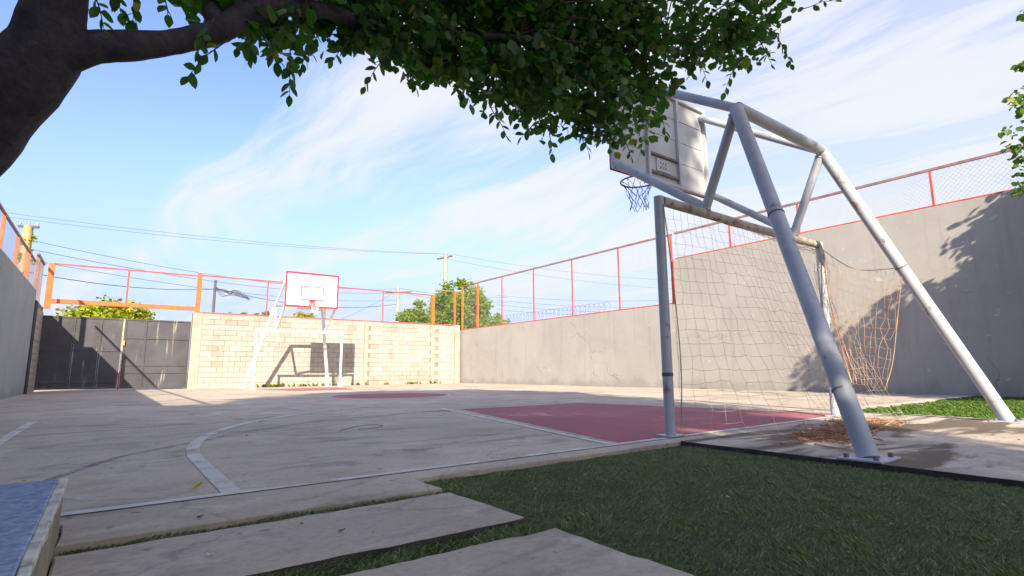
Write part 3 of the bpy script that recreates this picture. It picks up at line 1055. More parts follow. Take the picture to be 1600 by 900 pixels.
make_hoop('basketball_hoop', 'near grey hoop seen from behind on slanted pipe legs', (1.57, 0, 0), 0, (-1.63, -1.50, 0), (2.02, -1.42, 0), (-0.39, 2.97), .86, 'pipe', 'cord_grey', ((.14, .60), (.55,)), 'bracket')
make_hoop('basketball_hoop', 'far white hoop with red bordered backboard by the block wall', (1.82, 17.76, 0), PI, (-1.55, -1.50, 0), (1.56, -1.50, 0), (-0.45, 2.97), .87, 'white_paint', 'cord_white', ((.62,), (.62,)), 'red_paint')


# ------------------------------------------------------------------ goals
def make_goal(label, at, rz, w, h_, paint, bar_mat):
    g = empty('football_goal', at, label, 'goal', 'small goals under the hoops', rz=rz)
    for s in (-1, 1):
        po = MB().tube([(s * w / 2, 0, .01), (s * w / 2, 0, 1.0), (s * w / 2, 0, h_ + .03)], [.044, .044, .044], 16).build('post', paint, g, True)
        MB().tube([(s * w / 2, 0, .50), (s * w / 2, 0, .53)], .0475, 16).build('collar', 'band', po, True)
        MB().box(s * w / 2 - .10, -.07, .008, s * w / 2 + .10, .07, .02).build('base_plate', paint, po)
    MB().tube([(-w / 2 + .045, 0, h_), (0, 0, h_ - .012), (w / 2 - .045, 0, h_)], .044, 16).build('crossbar', bar_mat, g, True)
    return g


near_goal = make_goal('near goal with torn rope net, weathered posts on the concrete pad', (1.53, 0, 0), 0, 3.05, 2.05, 'pipe', 'pipe_worn')
make_goal('clean white goal without net in front of the block wall', (1.82, 17.76, 0), PI, 3.05, 2.05, 'white_paint', 'white_paint')
SC.view_layers[0].update()


def net_panel(fn, nu, nv, r, seed, jit=.018, drop=0.0, slack=.3):
    rnd = random.Random(seed)
    mb = MB()
    N = {}
    for i in range(nu + 1):
        for j in range(nv + 1):
            q = Vector(fn(i / nu, j / nv))
            if 0 < j:
                q += Vector((rnd.gauss(0, jit), rnd.gauss(0, jit), rnd.gauss(0, jit * .7)))
            if q.z < .012:
                q.z = .012 + rnd.random() * .01
            N[i, j] = q
    for i in range(nu + 1):
        for j in range(nv):
            if rnd.random() < drop:
                continue
            mb.tube([N[i, j], N[i, j + 1]], r, 4, False)
    for j in range(1, nv + 1):
        for i in range(nu):
            if rnd.random() < drop:
                continue
            a_, b_ = N[i, j], N[i + 1, j]
            m = (a_ + b_) / 2 - Vector((0, 0, (b_ - a_).length * slack * rnd.uniform(.2, 1) * .5))
            m.z = max(m.z, .012)
            mb.tube([a_, m, b_], r, 4, False)
    return mb


def gchild(mb, name, m):
    o = mb.build(name, m)
    child(o, near_goal)
    return tag(o, kind='stuff')


def panA(u, v):
    x = .06 + 2.75 * u
    by = -.10 - .75 * min(1, u * 3)
    s = v ** 1.3
    return (x - .15 * v * u, -.03 + (by + .03) * s, 2.0 * (1 - v) + .0)


gchild(net_panel(panA, 27, 18, .0012, 1, .010, .02, .18), 'net', 'rope')


def panB(u, v):
    t0 = Vector((3.02, -.06, 1.95)).lerp(Vector((2.95, -.86, 1.60)), u) - Vector((0, 0, .10 * math.sin(PI * u)))
    b0 = Vector((2.78, -.32, .40)).lerp(Vector((2.70, -.66, .34)), u)
    return tuple(t0.lerp(b0, v) + Vector((0, 0, 0)))


gchild(net_panel(panB, 10, 12, .0017, 2, .012, .03, .4), 'net', 'rope_orange')


def panC(u, v):
    t0 = Vector((0.75 + 1.5 * u, -.04, 2.0))
    m0 = Vector((2.2 + .22 * u, -.30, 1.78 + .05 * u))
    b0 = Vector((2.25 + .30 * u, -.30 - .1 * u, .36))
    return tuple(t0.lerp(m0, v / .35)) if v < .35 else tuple(m0.lerp(b0, (v - .35) / .65))


gchild(net_panel(panC, 9, 20, .0016, 3, .014, .03), 'net', 'rope')
for pts, r_, m_ in [([(.0, -.05, 2.0), (.03, -.09, 1.3), (.06, -.10, .6), (.03, -.09, .03)], .005, 'rope'),
                    ([(3.02, -.06, 1.97), (2.98, -.4, 1.68), (2.95, -.86, 1.62)], .0045, 'rope_orange'),
                    ([(3.0, -.06, 1.93), (2.95, -.10, 1.4), (2.86, -.2, .9), (2.78, -.32, .40)], .005, 'rope_orange'),
                    ([(3.0, -.07, 1.9), (2.93, -.12, 1.3), (2.84, -.26, .8), (2.8, -.36, .42)], .004, 'rope_orange'),
                    ([(2.95, -.86, 1.60), (2.86, -.78, 1.0), (2.80, -.72, .6), (2.70, -.66, .34)], .0035, 'rope_orange')]:
    child(MB().tube(smooth_line(pts), r_, 6).build('edge_rope', m_, None, True), near_goal)

# heap of net on the pad
pile = MB()
rnd = random.Random(8)
for i in range(190):
    u = rnd.random()
    cx_, cy_ = .45 + 2.1 * u + rnd.gauss(0, .12), -.98 + .50 * u + rnd.gauss(0, .13)
    ang = math.atan2(.55, 2.1) + rnd.gauss(0, .8)
    L = rnd.uniform(.12, .45)
    pts = []
    for k in range(6):
        t = k / 5 - .5
        pts.append((cx_ + math.cos(ang) * L * t + rnd.gauss(0, .025), cy_ + math.sin(ang) * L * t + rnd.gauss(0, .025), .014 + abs(rnd.gauss(0, .018))))
    pile.tube(smooth_line(pts, 3), .0028, 4, False)
heap = pile.build('fallen_net', 'rope_pile')
tag(heap, 'tangled orange brown net heap lying on the concrete pad', 'net')
ed = MB().tube(smooth_line([(.30, -1.02, .02), (.22, -1.22, .02), (.55, -1.18, .022), (1.2, -1.02, .02), (1.9, -.88, .02), (2.7, -.70, .02)]), .008, 6).build('rope', 'rope', heap)


# ------------------------------------------------------------------ bench, leaves on the ground, wire
bn = empty('bench', (-4.4, -2.0, 0), 'low cement bench with worn blue painted top at lower left', 'bench')
BZ = .195
child(slab_mesh([(-5.0, -4.5), (-3.90, -4.5), (-3.90, -0.43), (-5.0, -0.43)], -0.1, BZ - .03, .002, 12, .09, .004).build('body', 'bench'), bn)
child(slab_mesh([(-4.98, -4.48), (-3.917, -4.48), (-3.917, -0.46), (-4.98, -0.46)], BZ - .03, BZ, .0015, 13, .09, .004).build('top', 'blue'), bn)
ch = slab_mesh([(-3.915, -4.5), (-3.892, -4.5), (-3.892, -0.425), (-3.915, -0.425)], BZ - .020, BZ - .004, .0025, 14, .05, .003)
child(ch.build('chipped_edge', 'bench_edge'), bn)


def flat_leaf(name, label, x, y, z, L, rot, m, curl=.25):
    mb = MB()
    mb.v = [(0, 0, 0), (L * .35, L * .28, L * curl * .5), (L * .75, L * .22, L * curl * .4), (L, 0, L * curl), (L * .75, -L * .22, L * curl * .5), (L * .35, -L * .28, L * curl * .6), (L * .5, 0, 0)]
    mb.f = [(0, 6, 1), (1, 6, 2), (2, 6, 3), (3, 6, 4), (4, 6, 5), (5, 6, 0)]
    o = mb.build(name, m)
    o.location = (x, y, z)
    o.rotation_euler = (0, 0, rot)
    return tag(o, label, 'leaf')


flat_leaf('fallen_leaf', 'small yellow leaf lying on the court by the white arc', -3.44, 0.02 + .12, .006, .055, .6, 'yellow_leaf', .5)
flat_leaf('fallen_leaf', 'small dark leaf lying on the blue bench top', -4.08, -1.45, BZ + .003, .05, .3, 'dark_leaf')
flat_leaf('fallen_leaf', 'green weed leaf at the turf edge beside the slab corner', -2.42, -.62, -.025, .05, 2.2, 'blade2', .6)
flat_leaf('fallen_leaf', 'pale curled leaf on the pad near its right corner', 0.12, -2.03, .012, .07, .3, 'pale_leaf', .5)
flat_leaf('fallen_leaf', 'brown leaf fleck on the middle concrete slab', -3.12, -.98, .001, .03, .3, 'brown_leaf')
rnd = random.Random(77)
litter = []
for i in range(9):
    litter.append((rnd.uniform(-3.6, 3.5), rnd.uniform(.5, 4.5), .004))
for i in range(5):
    litter.append((rnd.uniform(-3.7, -2.6), rnd.choice([-.45, -.8, -1.0, -1.6, -1.8]), .002))
for i in range(4):
    litter.append((rnd.uniform(.3, 3), rnd.uniform(-2, -.5), .012))
for i, q in enumerate(litter):
    o = flat_leaf('fallen_leaf', 'small dry leaf fleck scattered on the grey concrete', q[0], q[1], q[2], rnd.uniform(.018, .034), rnd.uniform(0, 6), rnd.choice(['brown_leaf', 'dark_leaf', 'pale_leaf', 'brown_leaf']), .35)
    o['group'] = 'dry leaf flecks on the concrete'
for i in range(14):
    x_, y_ = rnd.uniform(-2.3, -.3), rnd.uniform(-2.6, -.5)
    o = flat_leaf('fallen_leaf', 'tiny pale dry leaf bit caught in the dark turf', x_, y_, -.020, rnd.uniform(.010, .022), rnd.uniform(0, 6), rnd.choice(['pale_leaf', 'brown_leaf', 'pale_leaf']), .4)
    o['group'] = 'dry leaf bits on the turf'
wl = MB().tube(smooth_line([(-2.0, 2.25, .008), (-1.78, 2.45, .012), (-1.62, 2.48, .02), (-1.52, 2.36, .015), (-1.66, 2.24, .01), (-1.82, 2.25, .008)]), .0028, 5).build('wire', 'cable')
tag(wl, 'thin dark loop of wire lying on the court', 'wire')

# ------------------------------------------------------------------ trees
CANOPY = [(-277,-50,226,9), (-251,0,251,11), (-164,-7,313,13), (-51,-119,334,18), (-247,-34,271,18), (-286,1,282,15), (-65,-83,274,12), (14,-118,354,26), (-63,-44,267,19), (-113,-52,253,22), (-20,-63,362,19), (-159,2,288,16), (-260,-27,295,16), (-34,-59,316,20), (-136,-72,228,11), (-177,-3,278,12), (-175,-22,268,20), (-195,-24,249,18), (-324,-57,239,10), (-35,-103,328,13), (-106,-76,301,15), (37,-81,360,15), (-31,-94,299,20), (-197,-11,321,21), (-198,10,291,16), (-281,-35,272,11), (-203,4,306,23), (-136,-14,274,15), (-137,-55,309,12), (-65,-107,300,12), (-330,-40,225,16), (-338,-7,242,11), (-104,-46,276,21), (-309,10,277,20), (-195,-18,299,18), (-276,-18,253,11), (-126,-72,214,21), (-99,-63,223,13), (-182,0,329,23), (-36,-86,299,18), (-366,-50,224,14), (-154,-2,272,16), (-92,-67,292,15), (-208,-52,223,15), (-14,-92,313,26), (-127,-59,254,20), (-100,-54,289,14), (-91,-31,372,19), (-241,-35,242,18), (-240,-35,288,15), (-263,13,307,12), (-86,-56,293,21), (-118,-25,328,20), (-182,-53,234,19), (-205,-8,248,13), (-73,-91,282,15), (-104,-87,273,18), (45,-111,382,21), (-36,-120,325,15), (-183,-41,293,21), (-146,-19,280,25), (-292,-37,260,10), (-161,-39,227,16), (-381,19,263,10), (-32,-72,370,20), (-203,6,312,15), (-196,-61,289,21), (-95,-44,266,15), (-240,-55,281,9), (-55,-74,303,19), (-124,-51,341,16), (-90,-47,362,23), (-171,-63,218,17), (36,-95,371,15), (-159,-47,286,23), (-157,-11,282,17), (-148,-21,287,14), (-68,-58,346,15), (-140,-62,290,18), (-364,-30,237,8), (-208,-47,265,17), (-74,-51,327,16), (-26,-108,293,18), (-348,22,272,10), (-263,-53,233,15), (-212,5,269,19), (-157,-60,324,16), (-324,17,272,12), (-146,-15,240,21), (-242,-18,285,13), (-208,-60,239,14), (19,-76,389,29), (-118,-28,270,25), (-309,-30,242,16), (-141,-53,228,12), (-89,-41,309,25), (-335,-41,223,11), (9,-112,339,26), (-37,-68,331,15), (-107,-16,273,17), (-258,-56,274,11), (-351,13,266,16), (-177,-3,343,13), (-334,-40,225,9), (-84,-57,298,20), (-260,18,279,12), (-282,7,289,12), (-59,-95,288,14), (12,-70,325,20), (-278,-3,291,19), (-130,-30,313,15), (-165,-46,264,21), (-237,-24,255,18), (-287,6,283,15), (-184,-20,312,19), (-233,-42,290,19), (-202,-65,281,15), (-111,-9,287,15), (-134,-15,265,16), (-178,-59,245,20), (-151,-34,271,18), (-237,11,258,15), (-87,-79,344,21), (-141,-57,320,17), (-103,-65,312,21), (-241,-22,241,11), (-224,-53,290,17), (-153,-35,342,14), (-215,-10,278,16), (-167,-16,241,13), (47,-88,373,29), (-229,-52,236,12), (-330,9,259,19), (-179,5,293,12), (-187,-12,296,15), (-99,-76,292,20), (-116,-40,267,15), (-340,25,274,11), (-152,-23,332,19), (-37,-84,360,14), (-137,-14,241,22), (-46,-74,302,17), (-339,5,273,12), (-348,-49,212,7), (-3,-90,314,13), (-227,-49,259,10), (-339,20,268,10), (-182,-43,289,12), (-20,-72,369,23), (-246,-46,278,16), (-129,-44,229,19), (-141,-9,331,20), (-222,3,323,19), (-259,16,267,18), (-274,23,302,17), (-119,-56,282,14), (-203,-64,278,16), (-159,-47,242,14), (-332,-34,226,16), (-287,-52,230,10), (-172,-44,321,23), (-217,17,288,20), (-173,-55,307,15), (-205,-25,252,18), (-245,-48,238,18), (-178,-54,304,18), (-136,-18,360,16), (-124,-47,221,13), (-235,-43,236,10), (-132,-78,279,15), (-150,-52,283,20), (-175,2,324,19), (-236,-40,240,19), (-236,-62,275,15), (-179,-8,278,15), (2,-81,369,17), (-77,-57,254,18), (-286,-52,246,10), (-76,-59,267,22), (-150,-75,289,11), (-111,-47,347,17), (-200,-22,254,20), (-99,-20,309,14), (-106,-57,239,20), (-189,-35,252,16), (-180,-69,301,14), (-282,3,288,19), (-119,-19,304,17), (-220,-22,299,16), (-121,-39,288,22), (-246,-44,226,12), (-106,-61,321,21), (-324,-57,233,16), (-167,-10,260,15), (-131,-71,239,20), (-155,-20,314,15), (-116,-18,282,13), (-250,18,280,16), (-228,-47,233,13), (-108,-70,268,17), (-206,-64,268,11), (-70,-56,342,21), (-128,-68,279,15), (-167,-5,326,18), (-141,-31,296,24), (-161,2,313,25), (-192,-66,284,12), (-146,-27,279,19), (-178,-67,248,15), (-294,-33,231,9), (-130,-73,311,17), (-88,-86,335,14), (-211,-26,286,18), (-247,-52,229,13), (-198,-54,227,11), (-253,-46,226,13), (-87,-47,343,26), (-187,-16,263,23), (-94,-71,312,12), (-132,-52,225,15), (-163,-40,319,23), (-137,-38,287,22), (-54,-31,310,24), (-75,-42,301,13), (-181,-29,263,22), (25,-63,323,14), (13,-100,320,15), (-16,-68,357,26), (-90,-62,328,13), (-279,-8,263,13), (-282,-30,277,17), (-29,-95,304,14), (-213,7,321,23), (-274,-49,244,10), (-73,-57,350,18), (-269,-28,284,11), (-269,-4,257,16), (-44,-102,348,14), (-204,-19,312,22), (-131,-23,311,20), (-184,-44,291,12), (-51,-44,298,22), (-72,-49,267,22), (-140,-68,247,11), (0,-109,326,13), (-185,-43,276,19), (-24,-54,376,15), (-274,-28,244,12), (-303,29,285,11), (-318,1,239,10), (-69,-45,279,15), (-143,-15,319,13), (-367,-48,221,10), (-224,-6,254,12), (-179,7,295,17), (-206,-60,235,12), (-169,-3,348,22), (-159,-35,276,22), (-244,-58,278,10), (-235,-55,272,18), (68,-106,401,21), (-345,-56,217,13), (-51,-37,270,17), (-223,-39,283,11), (-132,-48,295,13), (-182,-45,239,14), (-51,-58,317,24), (-336,26,283,19), (-134,-17,270,17), (-135,-41,232,15), (-226,3,256,14), (-275,26,295,20), (-263,-45,255,15), (-166,-50,307,12), (-246,-21,264,15), (-179,-11,301,22), (-73,-101,336,20), (-218,-48,277,16), (-197,-30,277,15), (-195,-8,293,13), (-306,20,265,15), (-201,-29,283,17), (-176,1,250,15), (-224,-54,287,13), (-286,-52,232,13), (-169,-12,301,23), (-340,-12,228,11), (-325,-37,235,12), (-172,-54,267,17), (-126,-29,336,17), (-222,-28,291,12), (-82,-29,306,15), (-127,-72,327,13), (-209,-37,308,13), (-164,-16,327,23), (-207,-63,287,19), (-76,-86,329,13), (-225,-19,246,15), (-144,-22,267,16), (-316,-16,275,11), (-94,-62,351,15), (-282,-39,260,15), (-192,-46,304,17), (-128,-64,266,13), (-282,-21,250,11), (-103,-49,315,23), (-75,-64,348,13), (-57,-38,349,18), (15,-84,326,24), (-186,-40,230,14), (-301,-41,255,11), (-279,-50,256,9), (-173,-2,317,18), (-120,-65,237,14), (11,-85,320,27), (-358,-31,235,15), (-151,-65,264,13), (-180,1,303,13), (-334,-49,211,15), (-126,-55,267,16), (-101,-17,261,24), (-151,-65,266,20), (-35,-73,334,23), (-356,-50,215,14), (-89,-43,362,26), (-94,-75,287,15), (-147,-15,349,13), (-279,-44,231,18), (-41,-46,372,26), (-136,-22,305,21), (-165,-29,309,12), (-182,-10,326,17), (-158,-18,265,12), (-333,-20,231,12), (-275,-15,247,11), (-238,-15,290,17), (-287,-4,278,11), (-271,13,298,20), (-229,18,287,13), (-314,3,240,15), (-180,-62,237,13), (-225,-52,268,17), (-98,-52,277,23), (-188,-46,304,16), (-173,-61,235,20), (-80,-56,302,23), (-254,-41,255,12), (-239,-59,268,11), (-204,-11,260,17), (-101,-20,318,22), (-367,-27,237,11), (-248,-2,305,17), (-112,-26,250,16), (-238,-21,300,11), (-25,-104,302,19), (-164,-36,275,15), (-101,-78,314,17), (-311,-38,235,8), (-116,-38,250,20), (-122,-38,326,13), (-77,-22,241,14), (-187,-3,308,18), (-195,-52,224,19), (-217,2,302,13), (-146,-51,322,21), (-181,-53,281,22), (-276,-44,250,11), (-84,-31,334,16), (-176,-6,336,20), (-225,-43,300,19), (-171,-65,281,17), (-188,-52,247,11), (-188,2,319,16), (-165,-44,309,18), (-222,-5,308,14), (-126,-19,254,19), (-139,-68,282,14), (-24,-95,292,17), (-303,3,255,19), (-146,-12,324,24), (-345,-29,231,15), (-60,-39,285,19), (-172,6,275,13), (-281,12,305,20), (-342,-7,258,17), (-126,-53,269,16), (-265,-24,259,16), (-145,-9,316,22), (-152,-55,265,13), (-121,-16,325,23), (-290,-17,279,19), (-250,-50,238,15), (-25,-50,355,26), (-362,6,246,9), (-230,-56,285,13), (-97,-86,332,12), (-199,2,264,21), (-324,4,252,18), (-109,-47,277,24), (-189,-2,265,13), (-293,-32,240,15), (-132,-85,303,13), (-147,-3,252,18), (-38,-109,310,21), (-256,7,304,14), (-112,-24,290,14), (-149,-30,305,20), (-171,-51,267,20), (-168,-42,322,14), (-257,-13,293,14), (-360,-6,251,12), (-75,-54,269,18), (-167,-72,307,12), (-314,-51,243,12), (-104,-35,359,18), (-199,-31,280,11), (-346,29,277,15), (-267,-54,251,11), (-136,5,253,13), (-112,-63,306,14)]
CROWN = [(-316,-180,382,59), (-393,4,460,55), (-152,-25,453,47), (-473,-44,371,43), (-451,-48,493,52), (-273,-13,558,42), (-239,-97,358,58), (-470,114,533,50), (-508,2,510,41), (-449,-59,617,41), (-124,-64,413,57), (-344,98,497,60), (-345,-89,431,56), (-352,-3,589,55), (-264,-211,581,43), (-156,62,480,56), (-166,-73,412,53), (-202,-44,391,41), (-366,-7,574,46), (-252,-193,583,47), (-280,-73,614,43), (-201,-102,518,50), (-494,-31,607,46), (-410,-124,546,46), (-184,-4,468,54), (-329,-220,533,46), (-189,-43,564,52), (-259,-4,473,51), (-256,-178,525,54), (-263,-169,505,59), (-264,46,570,52), (-183,-31,471,53), (-247,-82,421,54), (-285,-15,429,41), (-317,-167,375,57), (-270,2,615,46), (-338,-60,611,45), (-411,69,452,59), (-245,-167,445,49), (-299,-184,510,47), (-213,-41,439,44), (-264,-165,393,46), (-214,3,575,44), (-147,-36,481,46), (-468,54,460,58), (-342,18,435,40), (-312,-199,533,47), (-306,-68,384,56), (-447,-23,350,58), (-395,-139,612,44), (-323,-262,557,49), (-286,68,536,59), (-325,-25,380,49), (-144,3,444,55), (-274,59,439,57), (-424,-137,592,57), (-473,-106,563,47), (-420,-133,458,50), (-120,-129,580,54), (-274,-72,614,47), (-199,0,573,58), (-235,-90,533,49), (-361,78,632,57), (-426,-96,505,57), (-441,-87,398,57), (-192,-133,447,58), (-136,-19,428,55), (-367,-231,567,52), (-257,-47,588,43), (-443,-10,463,48), (-468,-42,601,54), (-214,-95,399,42), (-245,-70,412,40), (-550,-79,505,45), (-233,65,431,46), (-233,-159,460,44), (-177,-8,600,43), (-304,-91,582,45), (-413,-6,385,41), (-424,-154,601,51), (-214,-168,485,44), (-521,-67,448,56), (-208,-193,549,53), (-367,-158,614,55), (-404,-4,612,58), (-398,90,448,46), (-378,-76,607,57), (-274,-112,628,46), (-251,33,478,51), (-449,35,629,56), (-281,-111,442,48), (-315,-7,416,57), (-250,17,519,42), (-356,-126,559,52), (-349,95,476,51)]
